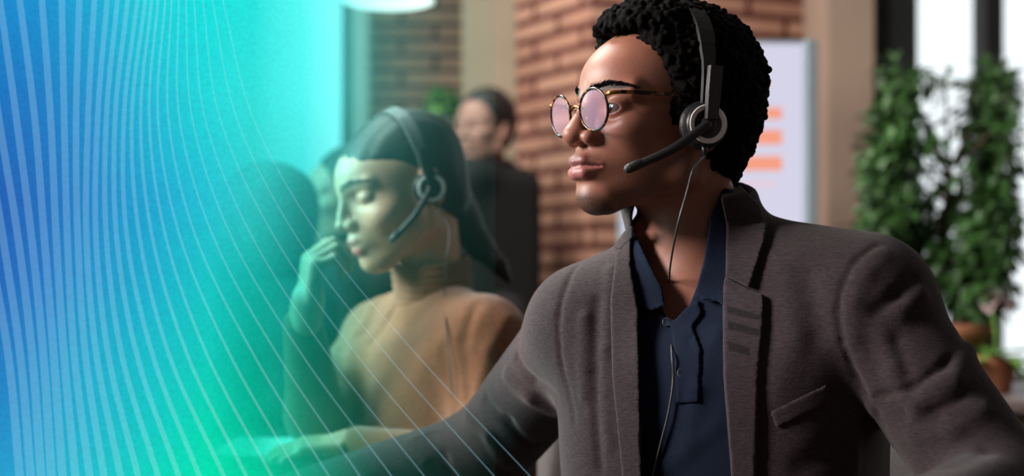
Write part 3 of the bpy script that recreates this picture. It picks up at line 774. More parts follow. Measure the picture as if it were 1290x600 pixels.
def added_panel():  # made-up panel; gradient glow and tint are put into its vertex colours
    Y = 1.71; x0, x1 = -1.10, -.020; z0, z1 = DZ+.004, 1.42; nx, nz = 260, 90
    t = thing('added_glow_panel', 'added panel with a painted blue to green glow and fine curved lines', 'added_panel', (-.6, Y, DZ))
    # gradient glow painted as colours on a grid of the panel (column, row)
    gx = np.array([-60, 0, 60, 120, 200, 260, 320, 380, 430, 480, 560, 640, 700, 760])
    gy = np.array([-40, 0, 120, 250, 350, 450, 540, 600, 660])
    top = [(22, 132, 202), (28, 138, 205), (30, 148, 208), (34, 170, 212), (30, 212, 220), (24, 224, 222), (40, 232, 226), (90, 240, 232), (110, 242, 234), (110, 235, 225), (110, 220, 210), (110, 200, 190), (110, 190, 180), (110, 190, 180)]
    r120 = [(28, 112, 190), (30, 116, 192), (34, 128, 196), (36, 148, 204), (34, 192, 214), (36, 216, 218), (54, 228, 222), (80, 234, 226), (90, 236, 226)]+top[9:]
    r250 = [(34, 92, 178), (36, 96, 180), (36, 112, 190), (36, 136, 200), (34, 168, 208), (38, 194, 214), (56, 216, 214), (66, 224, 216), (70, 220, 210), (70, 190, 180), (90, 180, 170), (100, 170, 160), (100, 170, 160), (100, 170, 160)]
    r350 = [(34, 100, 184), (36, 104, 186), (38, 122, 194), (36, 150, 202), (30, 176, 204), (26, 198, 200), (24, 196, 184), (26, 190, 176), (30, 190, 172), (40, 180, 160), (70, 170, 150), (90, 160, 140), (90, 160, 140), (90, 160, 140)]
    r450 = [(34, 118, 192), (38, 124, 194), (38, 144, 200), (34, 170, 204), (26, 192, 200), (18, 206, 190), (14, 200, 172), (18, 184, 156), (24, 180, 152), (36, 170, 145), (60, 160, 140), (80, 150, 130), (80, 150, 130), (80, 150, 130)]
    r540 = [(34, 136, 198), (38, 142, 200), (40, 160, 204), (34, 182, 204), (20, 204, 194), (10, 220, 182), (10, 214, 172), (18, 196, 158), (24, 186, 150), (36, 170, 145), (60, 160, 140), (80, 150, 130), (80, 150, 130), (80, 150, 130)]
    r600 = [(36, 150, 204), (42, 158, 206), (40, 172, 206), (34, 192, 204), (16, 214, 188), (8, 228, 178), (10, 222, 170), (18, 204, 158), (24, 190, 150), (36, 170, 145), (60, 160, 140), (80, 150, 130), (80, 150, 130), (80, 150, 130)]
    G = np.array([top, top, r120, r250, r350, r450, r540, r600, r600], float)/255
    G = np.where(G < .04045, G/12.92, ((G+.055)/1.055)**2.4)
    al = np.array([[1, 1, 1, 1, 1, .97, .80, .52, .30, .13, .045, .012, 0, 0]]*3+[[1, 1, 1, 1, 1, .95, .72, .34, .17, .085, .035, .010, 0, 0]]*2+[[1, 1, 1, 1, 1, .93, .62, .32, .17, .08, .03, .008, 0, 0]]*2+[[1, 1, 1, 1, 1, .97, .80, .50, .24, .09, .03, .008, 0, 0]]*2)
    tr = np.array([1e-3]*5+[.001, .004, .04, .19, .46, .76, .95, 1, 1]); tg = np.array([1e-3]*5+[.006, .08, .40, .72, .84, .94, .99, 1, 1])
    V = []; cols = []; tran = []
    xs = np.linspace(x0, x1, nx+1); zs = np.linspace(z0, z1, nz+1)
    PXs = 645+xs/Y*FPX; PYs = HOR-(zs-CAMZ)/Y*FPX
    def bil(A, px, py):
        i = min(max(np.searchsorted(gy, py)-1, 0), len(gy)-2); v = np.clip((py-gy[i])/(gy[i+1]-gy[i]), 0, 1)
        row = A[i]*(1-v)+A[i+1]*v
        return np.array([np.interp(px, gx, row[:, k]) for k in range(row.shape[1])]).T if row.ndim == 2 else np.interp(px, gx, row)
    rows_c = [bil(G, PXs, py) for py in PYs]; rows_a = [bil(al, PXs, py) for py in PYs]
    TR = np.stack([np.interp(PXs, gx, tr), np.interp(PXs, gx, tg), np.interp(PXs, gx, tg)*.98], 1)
    # front and back sheet, joined round the rim
    H = .003
    for side in (-H, H):
        for k, z in enumerate(zs):
            for i, x in enumerate(xs):
                V.append((x, Y+side, z))
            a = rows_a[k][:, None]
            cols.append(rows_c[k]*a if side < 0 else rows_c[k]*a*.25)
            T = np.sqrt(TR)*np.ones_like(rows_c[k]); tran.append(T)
    cols = np.concatenate(cols); tran = np.concatenate(tran); V = np.array(V); n = nx+1; m = (nx+1)*(nz+1); F = []
    for k in range(nz):
        for i in range(nx):
            a = k*n+i; F.append((a, a+1, a+n+1, a+n)); F.append((m+a, m+a+n, m+a+n+1, m+a+1))
    for i in range(nx): F.append((i, m+i, m+i+1, i+1)); b = nz*n; F.append((b+i, b+i+1, m+b+i+1, m+b+i))
    for k in range(nz): a = k*n; F.append((a, a+n, m+a+n, m+a)); a += nx; F.append((a, m+a, m+a+n, a+n))
    mt = bpy.data.materials.new('painted_glow_tint'); mt.use_nodes = True; nt = mt.node_tree; nt.nodes.clear()
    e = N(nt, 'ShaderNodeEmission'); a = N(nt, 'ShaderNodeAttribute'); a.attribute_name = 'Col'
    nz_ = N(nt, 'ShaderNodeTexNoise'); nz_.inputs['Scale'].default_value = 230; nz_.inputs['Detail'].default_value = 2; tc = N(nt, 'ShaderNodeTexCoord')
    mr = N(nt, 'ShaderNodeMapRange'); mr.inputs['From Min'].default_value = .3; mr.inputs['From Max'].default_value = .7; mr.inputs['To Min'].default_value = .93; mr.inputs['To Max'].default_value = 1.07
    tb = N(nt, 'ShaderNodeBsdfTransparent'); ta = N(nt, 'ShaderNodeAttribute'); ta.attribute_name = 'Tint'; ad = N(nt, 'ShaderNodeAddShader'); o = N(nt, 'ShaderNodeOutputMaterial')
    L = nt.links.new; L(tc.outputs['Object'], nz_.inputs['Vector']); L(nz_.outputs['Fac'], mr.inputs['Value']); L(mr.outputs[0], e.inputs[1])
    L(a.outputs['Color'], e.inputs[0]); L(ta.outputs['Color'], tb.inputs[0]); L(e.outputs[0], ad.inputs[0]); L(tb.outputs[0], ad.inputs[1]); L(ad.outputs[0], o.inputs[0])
    ob = mesh_obj('painted_glow_sheet', V, np.array(F), mt, t, smooth=False, col=cols)
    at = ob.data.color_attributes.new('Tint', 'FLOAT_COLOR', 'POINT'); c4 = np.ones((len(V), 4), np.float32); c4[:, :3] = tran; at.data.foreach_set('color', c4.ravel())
    # added glowing curved lines
    mb = MB()
    for ln in LINES:
        ks = [np.array((ln[q], 150.0*q)) for q in range(5)]
        ks = [2*ks[0]-ks[1]]+ks+[2*ks[4]-ks[3]]
        tr_ = np.array(spline(ks, 14)); prev = None
        for q in range(len(tr_)):
            px, py = tr_[q]; d_ = tr_[min(q+1, len(tr_)-1)]-tr_[max(q-1, 0)]; sl = d_[0]/d_[1]
            w = ln[5]+(ln[6]-ln[5])*min(1, max(0, py/600))
            nn = math.hypot(1, sl); x_, z_ = (px-645)/FPX*Y, CAMZ+(HOR-py)/FPX*Y; ox, oz = w/nn/FPX*Y, w*sl/nn/FPX*Y
            lo_ = (x_-ox, z_-oz*1); hi_ = (x_+ox, z_+oz*1)
            if z_ > z0 and z_ < z1:
                y0_, y1_ = Y-H-.0008, Y-H-.0002
                cur = [(lo_[0], y0_, lo_[1]), (hi_[0], y0_, hi_[1]), (hi_[0], y1_, hi_[1]), (lo_[0], y1_, lo_[1])]
                if prev: mb.add(prev+cur, [(0, 1, 5, 4), (1, 2, 6, 5), (2, 3, 7, 6), (3, 0, 4, 7)])
                prev = cur
    lm = bpy.data.materials.new('added_line_glow'); lm.use_nodes = True; nt = lm.node_tree; nt.nodes.clear()
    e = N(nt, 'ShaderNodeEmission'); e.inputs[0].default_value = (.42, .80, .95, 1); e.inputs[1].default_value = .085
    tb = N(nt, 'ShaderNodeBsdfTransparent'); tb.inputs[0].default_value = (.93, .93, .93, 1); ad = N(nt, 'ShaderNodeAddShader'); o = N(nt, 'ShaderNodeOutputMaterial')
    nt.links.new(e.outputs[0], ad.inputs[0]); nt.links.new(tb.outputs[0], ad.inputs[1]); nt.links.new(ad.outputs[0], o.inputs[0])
    mb.build('added_glow_lines', lm, t)
    for xx in (-1.0, -.58, -.16):
        MB().box((xx, Y, DZ+.006), (.03, .014, .006), bev=.003).build('foot', M['metal'], t)
added_panel()

# ------------------------------------------------------------------ the man with glasses
HO = np.array((.170, 1.62, 1.143)); HR = frame(60, 1)
TR_ = frame(28); TO = np.array((.250, 1.665, .70))
NB = np.array((.232, 1.672, 1.010))
SN = P(1088, 384, 1.555); SFr = P(742, 412, 1.69)
EN = P(1262, 628, 1.44); WN = P(1120, 690, 1.22)
EF = P(612, 570, 1.90); WF = P(376, 632, 1.945)
def man_core(p):
    q = loc(p, TO, TR_)
    d = rbox(q, (0, 0, -.02), (.060, .100, .18), .058)
    d = smin(d, ell(q, (.02, 0, .12), (.110, .155, .14)), .05)
    d = smin(d, cap(p, NB-np.array((0, 0, .03)), SN, .062, .062), .05)
    d = smin(d, cap(p, NB-np.array((0, 0, .03)), SFr, .060, .058), .05)
    return d
def neck(p, off=0):
    a = wld((-.018, 0, -.02), HO, HR)
    return cap(p, a, NB+np.array((.0, 0, -.03)), .0555+off, .063+off)
def near_arm(p, off=0):
    d = cap(p, SN, EN, .060+off, .052+off)
    return smin(d, cap(p, EN, WN, .052+off, .036+off), .02)
def far_arm(p, off=0):
    d = cap(p, SFr, EF, .058+off, .052+off)
    return smin(d, cap(p, EF, WF, .052+off, .036+off), .025)
def man_head(p):
    q = loc(p, HO, HR); return head_sdf(q, {'nose': 1.13})
def surf_y(fn, px, py, Y0=1.2, Y1=2.2):
    """depth where the sight line through a pixel meets a surface"""
    Ys = np.linspace(Y0, Y1, 500); Q = np.array([P(px, py, y) for y in Ys]).astype(f32); v = fn(Q)
    i = np.argmax(v < 0) if (v < 0).any() else int(np.argmin(v))
    return float(Ys[i])
LX = P(806, 288, surf_y(neck, 812, 290)+.004)
TD = [P(x, y, surf_y(neck, x, y)+.009) for (x, y) in ((905, 235), (868, 345))]
def man_body(p):
    d = smin(man_head(p), neck(p), .022)
    # larynx and neck tendon
    d = smin(d, ell(p, LX, (.011, .012, .014)), .012)
    d = smin(d, cap(p, TD[0], TD[1], .012, .010), .016)
    d = smin(d, man_core(p)+.004, .045)
    return d
man = thing('person', 'man in round glasses and brown-grey blazer over a navy polo shirt, wearing a headset', 'person', (.25, 1.66, 0))
V1, F1 = surface(man_body, (.0, 1.43, .885), (.36, 1.80, 1.30), .0017)
V1 = smooth_mesh(V1, F1, 1)
palm = (0, .1, 1)
HRf = axes((-1, 0, -.05), (.05, -.25, 1)); HRn = axes((-.8, .35, -.12), (0, 0, 1))
V2, F2 = surface(lambda p: np.minimum(hand_sdf(p, WF+np.array((-.03, 0, -.006)), HRf, 1, (14, 18, 12), 1.0), cap(p, WF+.02, WF-.02, .02)), WF-np.array((.26, .13, .09)), WF+np.array((.04, .13, .09)), .003)
V3, F3 = surface(lambda p: hand_sdf(p, WN, HRn, -1, (14, 18, 12), 1.0), WN-np.array((.22, .14, .1)), WN+np.array((.06, .2, .1)), .004)
V4, F4 = surface(lambda p: np.maximum(smin(smin(man_core(p)+.006, near_arm(p, -.018), .02), far_arm(p, -.016), .02), .50-p[:, 2]), (-.34, 1.14, .50), (.66, 2.04, 1.06), .009)
Vb, Fb = join([(V1, F1), (V2, F2), (V3, F3), (V4, F4)])
col = np.tile(np.array(srgb(146, 94, 76)), (len(Vb), 1))
qh = loc(V1.astype(f32), HO, HR)
SK = np.array(srgb(150, 97, 78))
col[:len(V1)] = head_color(qh, {}, SK, srgb(158, 96, 92), (.012, .007, .006), stub=(.022, .012, .009))
mesh_obj('body', Vb, Fb, M['skin_dark'], man, col=col)
eyes(man, HO, HR, (.03, .012, .006), {'look': (1, -.12, 0)})
def eyebrows(root, O, R, w, mt, seed=2, n=130, k=1.0):
    for s_ in (1, -1):
        rg = np.random.default_rng(seed); mb = MB()
        for _ in range(n):
            t = rg.random(); v = rg.uniform(-1, 1)*.0036*(1-.6*t)
            c = np.array((.104, .011, .0415))*(1-t)**2+2*t*(1-t)*np.array((.096, .034, .0520))+t*t*np.array((.070, .053, .0410)); c = c+np.array((0, 0, v)); c[1] *= s_
            o = np.array((1, .55*s_*t*2, 0)); o /= np.linalg.norm(o)
            for _k in range(4): c = c-o*float(head_sdf(c[None].astype(f32), w)[0])
            dr = np.array((-.35*t, s_*(.55+.6*t), .75-1.0*t-.15*v/.0036)); dr -= o*(dr@o); dr /= np.linalg.norm(dr)
            L_ = rg.uniform(.005, .008); p0 = c+o*.0001; p1 = c+dr*L_*.6+o*.0007; p2 = c+dr*L_+o*.0002
            mb.tube([wld(x*k, O, R) for x in (p0, p1, p2)], [.00042, .00036, .0001], 4, cap=False)
        mb.build('eyebrow', mt, root, smooth=True)
eyebrows(man, HO, HR, {'nose': 1.13}, M['curly_hair'])
# hair: cap volume covered in small curls
def man_hair(p):
    q = loc(p, HO, HR)
    d = ell(q, (-.024, 0, .058), (.106, .090, .092))
    d = smin(d, ell(q, (.014, 0, .112), (.060, .060, .034)), .02)
    d = smin(d, ell(q, (-.050, 0, .002), (.060, .073, .062)), .03)
    d = smin(d, ell(q, (-.048, 0, -.045), (.036, .056, .034)), .02)
    # hairline: cut away the face side
    A = np.abs(q[:, 1])
    cut = np.minimum((.100-q[:, 2])*1.0, 1)               # below the front hairline
    front = smax((q[:, 0]-(.020+.016*np.clip((q[:, 2]-.02)/.08, 0, 1))), .106-.10*np.clip((A-.052), 0, 1)*2-q[:, 2]-0.0, .012)
    d = smax(d, smin(q[:, 0]-(.030), .104-q[:, 2], .012)*-1*-1, .004) if False else smax(d, -smax(-(q[:, 0]-.030-.020*np.clip((q[:, 2]-.045)/.05, 0, 1)), -(.112-q[:, 2]), .008), .006)
    low = (-.005-.064*np.clip((-q[:, 0]-.0)/.05, 0, 1))-q[:, 2]
    d = smax(d, low, .01)
    return d
rng = np.random.default_rng(11)
pts = []
Vh, Fh = surface(man_hair, (.02, 1.45, 1.05), (.36, 1.80, 1.34), .0045)
sel = rng.choice(len(Vh), min(len(Vh), 5200), replace=False)
CUR = Vh[sel]+rng.normal(size=(len(sel), 3))*.0015; CRR = rng.uniform(.0022, .0048, len(sel))
cell = {}
for i, c in enumerate(CUR): cell.setdefault(tuple(np.floor(c/.016).astype(int)), []).append(i)
def man_hair_curly(p):
    d = man_hair(p)
    key = np.floor(p/.016).astype(int)
    near = np.where(np.abs(d) < .013)[0]
    if len(near):
        kk = key[near]; mn = kk.min(0); sz = kk.max(0)-mn+1
        code = ((kk[:, 0]-mn[0])*sz[1]+(kk[:, 1]-mn[1]))*sz[2]+kk[:, 2]-mn[2]
        order = np.argsort(code, kind='stable'); cs = code[order]; br = np.flatnonzero(np.diff(cs))+1
        for g in np.split(order, br):
            k = kk[g[0]]; ii = []
            for a in (-1, 0, 1):
                for b in (-1, 0, 1):
                    for c in (-1, 0, 1): ii += cell.get((k[0]+a, k[1]+b, k[2]+c), [])
            if not ii: continue
            X_ = p[near[g]]; cc = CUR[ii].astype(f32); rr = CRR[ii].astype(f32)
            dd = (np.sqrt(((X_[:, None, :]-cc[None])**2).sum(2))-rr[None]).min(1)
            d[near[g]] = smin(d[near[g]], dd, .0015)
    return d
Vh, Fh = surface(man_hair_curly, (.02, 1.45, 1.05), (.36, 1.80, 1.34), .0018)
mesh_obj('hair', Vh, Fh, M['curly_hair'], man)

# clothes
def folds(p, L):
    s = np.zeros(len(p), f32)
    for (pts, w, amp) in L:
        for i in range(len(pts)-1):
            dd, t = seg(p, pts[i], pts[i+1])
            e = np.exp(-(dd/w)**2)*amp
            s = np.where(np.abs(e) > np.abs(s), e, s) if False else np.sign(amp)*np.maximum(np.sign(amp)*s, np.sign(amp)*e) if len(pts) > 2 and i > 0 and False else s+e*(1 if len(pts) == 2 else .75)
    return s
def onto(fn, pts, lift=.0):
    return [P(x, y, surf_y(fn, x, y)-lift) for (x, y) in pts]
def shirt0(p):
    return smin(man_core(p)-.006, neck(p, .006), .03)
def shirt(p):
    d = man_core(p)-.006
    # open neck
    d = smax(d, -smax(poly2(p, [(760, 200), (800, 310), (826, 372), (846, 412), (866, 392), (886, 340), (930, 200)]), (p[:, 1]-1.66), .004), .004)
    d = d+folds(p, SH_F)
    return np.maximum(d, .60-p[:, 2])
base_core = lambda p: man_core(p)-.006
SH_F = []
SH_F = [(onto(base_core, [(905, 420), (882, 490), (868, 560)]), .010, -.0030), (onto(base_core, [(872, 430), (862, 505)]), .006, .0022), (onto(base_core, [(818, 420), (826, 540)]), .008, -.0022), (onto(base_core, [(900, 540), (840, 590)]), .010, -.0022)]
V, F = surface(shirt, (-.02, 1.48, .60), (.46, 1.84, 1.08), .003)
V = smooth_mesh(V, F, 1)
polo = mesh_obj('polo_shirt', V, F, M['shirt'], man)
# polo collar: sheets standing round the neck
def collar_sheet(poly, off, th):
    def f(p):
        b = smin(neck(p, .010), man_core(p)-.009, .035)-off
        d = smax(b, -(b+th), .001)
        d = smax(d, poly2(p, poly), .0015)
        return np.maximum(d, p[:, 1]-1.66)
    return f
colL = [(796, 284), (793, 330), (799, 388), (807, 386), (821, 392), (838, 386), (834, 362), (820, 336), (806, 306)]
colR = [(912, 236), (896, 268), (886, 330), (875, 371), (882, 374), (884, 378), (905, 380), (925, 400), (930, 300), (925, 240)]
cc_ = []
for pl in (colL, colR):
    cc_.append(surface(collar_sheet(pl, .007, .005), (.08, 1.45, .90), (.32, 1.67, 1.10), .002))
V, F = join(cc_); V = smooth_mesh(V, F, 1)
mesh_obj('shirt_collar', V, F, M['shirt'], polo)
def sheet(fn, poly, off, th, lo, hi, h=.002, k=.0012, yc=None):
    def f(p):
        b = fn(p)-off
        d = smax(b, -(b+th), .0008); d = smax(d, poly2(p, poly), k)
        return d if yc is None else np.maximum(d, p[:, 1]-yc)
    V, F = surface(f, lo, hi, h); return smooth_mesh(V, F, 1), F
# placket with open flap
V, F = sheet(shirt, [(836, 398), (845, 412), (850, 450), (852, 508), (880, 508), (883, 440), (872, 412), (884, 396), (880, 378), (864, 388), (850, 404)], .0042, .0052, (.10, 1.46, .80), (.32, 1.66, 1.0), .002, yc=1.62)
mesh_obj('placket', V, F, M['shirt'], polo)
for (bx_, by_) in ((840, 406), (859, 470)):
    c = P(bx_, by_, surf_y(shirt, bx_, by_)-.004)
    Rb = np.stack([np.array((1., 0, 0)), np.array((0, .25, .97)), np.array((0, -.97, .25))], 1)
    MB().lathe(c, [(.0048, -.002), (.0052, 0), (.0050, .0014), (.0040, .0010), (.0, .0008)], 24, Rb, cap=False).build('button', M['button'], polo, smooth=True)

OPEN = [(797, 270), (794, 334), (803, 391), (805, 473), (808, 600), (812, 1000), (940, 1000), (921, 600), (911, 473), (910, 360), (914, 283), (907, 233), (890, 180), (820, 180)]
def blazer_base(p):
    c = man_core(p)-.017
    d = smin(c, near_arm(p, .006), .022)
    d = smin(d, far_arm(p, .006), .022)
    # collar stand round the back of the neck
    st = smax(smax(neck(p, .020), -(neck(p, .010)), .003), p[:, 2]-(1.105-.30*np.clip(1.72-p[:, 1], 0, .2)), .004)
    d = smin(d, st, .012)
    return d
bz = blazer_base
def arc_pts(pts): return onto(bz, pts)
BF = []
BF = [
    (arc_pts([(1106, 309), (1078, 330), (1062, 360), (1056, 390), (1062, 430), (1080, 475), (1108, 520)]), .0035, .0042),
    (arc_pts([(1112, 322), (1090, 345), (1076, 380), (1076, 425), (1096, 475)]), .010, -.0030),
    (arc_pts([(732, 330), (714, 360), (704, 400), (708, 460), (724, 530)]), .0035, .0040),
    (arc_pts([(770, 340), (764, 440), (768, 560)]), .006, -.0040), (arc_pts([(752, 380), (750, 470), (756, 590)]), .006, .0045), (arc_pts([(736, 400), (736, 500)]), .006, -.0035),
    (arc_pts([(1215, 425), (1190, 462), (1150, 490), (1105, 500)]), .0050, .0065), (arc_pts([(1222, 437), (1200, 480), (1155, 512)]), .010, -.0085),
    (arc_pts([(1150, 352), (1130, 372), (1105, 392)]), .007, .0050), (arc_pts([(1160, 372), (1135, 395)]), .010, -.0050),
    (arc_pts([(1140, 520), (1180, 520), (1215, 500)]), .006, .0045), (arc_pts([(1150, 550), (1200, 545), (1240, 515)]), .008, -.0045), (arc_pts([(1190, 590), (1240, 570)]), .008, .0040),
    (arc_pts([(1110, 420), (1125, 470), (1150, 520)]), .010, -.0040), (arc_pts([(1130, 430), (1145, 470)]), .007, .0030),
    (arc_pts([(652, 452), (672, 478), (700, 500)]), .006, .0060), (arc_pts([(640, 472), (668, 500), (700, 520)]), .009, -.0075),
    (arc_pts([(612, 505), (640, 530), (668, 560)]), .007, .0055), (arc_pts([(590, 520), (615, 548), (640, 585)]), .009, -.0060),
    (arc_pts([(540, 550), (560, 575), (570, 600)]), .007, .0045), (arc_pts([(520, 556), (535, 580)]), .009, -.0045), (arc_pts([(450, 578), (462, 600)]), .008, -.0035),
    (arc_pts([(985, 330), (1000, 430), (975, 500)]), .016, -.0030), (arc_pts([(1020, 350), (1030, 420)]), .014, .0028), (arc_pts([(1090, 530), (1060, 560), (1010, 590)]), .014, .0045),
    (arc_pts([(1100, 500), (1075, 590)]), .010, -.0045),
]
def blazer_solid(p): return blazer_base(p)+folds(p, BF)
def blazer(p):
    d = blazer_solid(p)
    q = loc(p, TO, TR_)
    d = smax(d, -smax(poly2(p, OPEN), p[:, 1]-1.70, .003), .003)
    d = smax(d, -(man_core(p)-.0075), .002)                        # hollow
    d = smax(d, -(neck(p, .010)), .002)
    return np.maximum(d, .60-p[:, 2])
V, F = surface(blazer, (-.34, 1.18, .58), (.66, 2.04, 1.13), .0030)
V = smooth_mesh(V, F, 1)
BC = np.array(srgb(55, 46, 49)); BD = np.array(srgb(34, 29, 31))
blz = mesh_obj('blazer', V, F, M['blazer'], man, col=np.tile(BC, (len(V), 1)))
LO = (.02, 1.40, .66); HI = (.40, 1.78, 1.12)
def part_sheet(name, poly, off, th, parent, stripes=None, yc=1.74, h=.002, lo=LO, hi=HI):
    V, F = sheet(blazer_solid, poly, off, th, lo, hi, h, yc=yc)
    c = np.tile(BC, (len(V), 1))
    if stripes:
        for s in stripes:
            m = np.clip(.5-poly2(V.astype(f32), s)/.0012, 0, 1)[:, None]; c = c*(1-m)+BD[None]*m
    return mesh_obj(name, V, F, M['blazer'], parent, col=c)
part_sheet('lapel', [(911, 360), (914, 349), (944, 365), (962, 372), (961, 410), (955, 473), (952, 600), (952, 900), (935, 900), (922, 600), (912, 473)], .0075, .0062, blz,
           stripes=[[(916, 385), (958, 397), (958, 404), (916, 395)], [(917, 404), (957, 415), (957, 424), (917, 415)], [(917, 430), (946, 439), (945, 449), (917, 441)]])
part_sheet('lapel', [(796, 288), (794, 334), (804, 391), (805, 473), (808, 600), (808, 900), (786, 900), (784, 600), (771, 473), (769, 378), (776, 318)], .0075, .0062, blz)
part_sheet('collar', [(906, 214), (921, 221), (945, 246), (957, 258), (966, 285), (963, 303), (944, 363), (914, 347), (915, 283), (905, 235)], .0085, .0070, blz)
part_sheet('collar', [(786, 292), (797, 283), (797, 300), (781, 316), (772, 312)], .0080, .0065, blz)
part_sheet('pocket_welt', [(970, 519), (1042, 484), (1045, 509), (978, 540)], .0032, .003, blz, lo=(.2, 1.40, .75), hi=(.44, 1.70, .95))
# trousers and shoes, under the desk
hip = np.array((.30, 1.70, .50))
def legs(p):
    d = ell(p, hip, (.16, .14, .13))
    for s, kx in ((1, (.02, 1.42, .53)), (-1, (-.06, 1.60, .53))):
        h = hip+np.array((.0, -.09*s, 0)); k = np.array(kx); a = np.array((kx[0]-.02, kx[1], .10))
        d = smin(d, cap(p, h, k, .085, .062), .03); d = smin(d, cap(p, k, a, .062, .048), .02)
    return d
V, F = surface(legs, (-.16, 1.25, .06), (.50, 1.90, .66), .009)
mesh_obj('trousers', V, F, M['trouser'], man)
for kx in ((0, 1.42), (-.08, 1.60)):
    V, F = surface(lambda p: np.maximum(smin(ell(p, (kx[0]-.07, kx[1], .045), (.125, .045, .04)), cap(p, (kx[0], kx[1], .06), (kx[0], kx[1], .11), .042), .02), .004-p[:, 2]), (kx[0]-.22, kx[1]-.07, 0), (kx[0]+.08, kx[1]+.07, .15), .006)
    mesh_obj('shoe', V, F, M['shoe'], man)

# headset on the man
def clothes(p): return np.minimum(np.minimum(man_body(p), shirt(p)), smax(blazer_solid(p), -poly2(p, OPEN), .003))
cab = [P(874, 212, 1.50), P(866, 240, 1.50), P(852, 292, 1.505), P(843, 350, surf_y(clothes, 843, 350)-.010)]
for (x, y) in ((845, 400), (846, 440), (848, 478), (842, 520), (832, 560), (822, 600), (815, 640), (812, 690)):
    cab.append(P(x, y, surf_y(shirt, x, y)-.006))
headset('black headset with a silver ring worn by the man in glasses', HO, HR, .104, .152, cable=cab, mic=(.102, .078, -.050))

# eyeglasses
def glasses():
    t = thing('eyeglasses', 'round tortoiseshell eyeglasses on the face of the man', 'glasses', wld((.12, 0, .0), HO, HR))
    Rn = .0222
    for s in (1, -1):
        c0 = np.array((.1135, .0335*s, .0175)); a = math.radians(6*s)
        fx = np.array((math.cos(a), math.sin(a), -.10)); fx /= np.linalg.norm(fx); ly = np.array((-math.sin(a), math.cos(a), 0)); uz = np.cross(fx, ly)
        ring = []; n = 56
        for k in range(n+1):
            th = 2*math.pi*k/n; ring.append(wld(c0+Rn*1.06*math.cos(th)*ly+Rn*1.02*math.sin(th)*uz, HO, HR))
        MB().tube(ring, .00155, 8, cap=False).build('rim', M['tortoise'], t, smooth=True)
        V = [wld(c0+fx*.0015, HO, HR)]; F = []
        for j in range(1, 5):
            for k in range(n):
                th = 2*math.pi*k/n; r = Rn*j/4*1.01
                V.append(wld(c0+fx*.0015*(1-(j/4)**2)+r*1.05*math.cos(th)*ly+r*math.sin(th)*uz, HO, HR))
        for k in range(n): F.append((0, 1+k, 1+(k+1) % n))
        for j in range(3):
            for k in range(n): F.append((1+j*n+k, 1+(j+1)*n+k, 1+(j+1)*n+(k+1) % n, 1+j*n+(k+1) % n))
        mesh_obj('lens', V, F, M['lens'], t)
        e = c0+Rn*1.08*s*math.cos(math.radians(35))*ly+Rn*math.sin(math.radians(38))*uz
        hinge = np.array((.100, .0655*s, .0335)); ear = np.array((.005, .0770*s, .0300))
        MB().tube([wld(v, HO, HR) for v in (e-fx*.001, (e+hinge)/2+np.array((.003, .002*s, .0005)), hinge)], [.0020, .0024, .0020], 8).build('end_piece', M['gold'], t, smooth=True)
        sp = spline([wld(hinge, HO, HR), wld((.06, .0725*s, .0330), HO, HR), wld(ear, HO, HR), wld((-.030, .0770*s, .010), HO, HR)], 8)
        wd = [R for R in [HR[:, 2]]*len(sp)]; td = [HR[:, 1]]*len(sp)
        MB().strip(sp, wd, [.0021 if i < 16 else .0026 for i in range(len(sp))], td, .0011).build('temple', M['tortoise'], t)
        MB().tube([wld(c0+np.array((-.002, -.017*s, -.006)), HO, HR), wld(c0+np.array((-.006, -.0185*s, -.012)), HO, HR)], [.0015, .003], 8).build('nose_pad', M['gold'], t, smooth=True)
    MB().tube(spline([wld((.1135, .0115, .021), HO, HR), wld((.1165, 0, .0245), HO, HR), wld((.1135, -.0115, .021), HO, HR)], 6), .0016, 8).build('bridge', M['gold'], t, smooth=True)
glasses()

# ------------------------------------------------------------------ office chairs
def office_chair(c, yaw, label, hb=.84):
    """c on the floor; the sitter faces yaw"""
    t = thing('office_chair', label, 'chair', c, 'office chairs')
    R = frame(yaw); O = np.array(c, float)
    MB().box(wld((0, 0, .44), O, R), (.23, .23, .035), R, bev=.03).build('seat', M['grey_fabric'], t, smooth=True)
    b = MB(); pts = [wld((-.225-.10*((z-.55)/.4)**2, 0, z), O, R) for z in np.linspace(.50, hb, 10)]
    b.strip(pts, [R[:, 1]]*10, [.17, .19, .20, .205, .205, .205, .20, .195, .185, .15], [R[:, 0]]*10, .022); b.build('backrest', M['grey_fabric'], t, smooth=False)
    MB().tube([wld((-.15, 0, .42), O, R), wld((-.25, 0, .45), O, R), wld((-.252, 0, .62), O, R)], .016, 10).build('back_support', M['black_plastic'], t, smooth=True)
    MB().tube([wld((0, 0, .08), O, R), wld((0, 0, .41), O, R)], [.028, .022], 16).build('gas_column', M['metal'], t, smooth=True)
    for k in range(5):
        a = 2*math.pi*k/5; d = np.array((math.cos(a), math.sin(a), 0)); lg = MB().tube([O+np.array((0, 0, .10)), O+d*.235+np.array((0, 0, .065))], [.020, .013], 10).build('leg', M['metal'], t, smooth=True)
        w = O+d*.245+np.array((0, 0, .027)); s = np.cross(d, (0, 0, 1))
        MB().tube([w-s*.012, w+s*.012], .027, 18).build('castor', M['black_plastic'], lg, smooth=False)
office_chair((.30, 1.74, 0), 35, 'light grey office chair of the man in the blazer', .78)

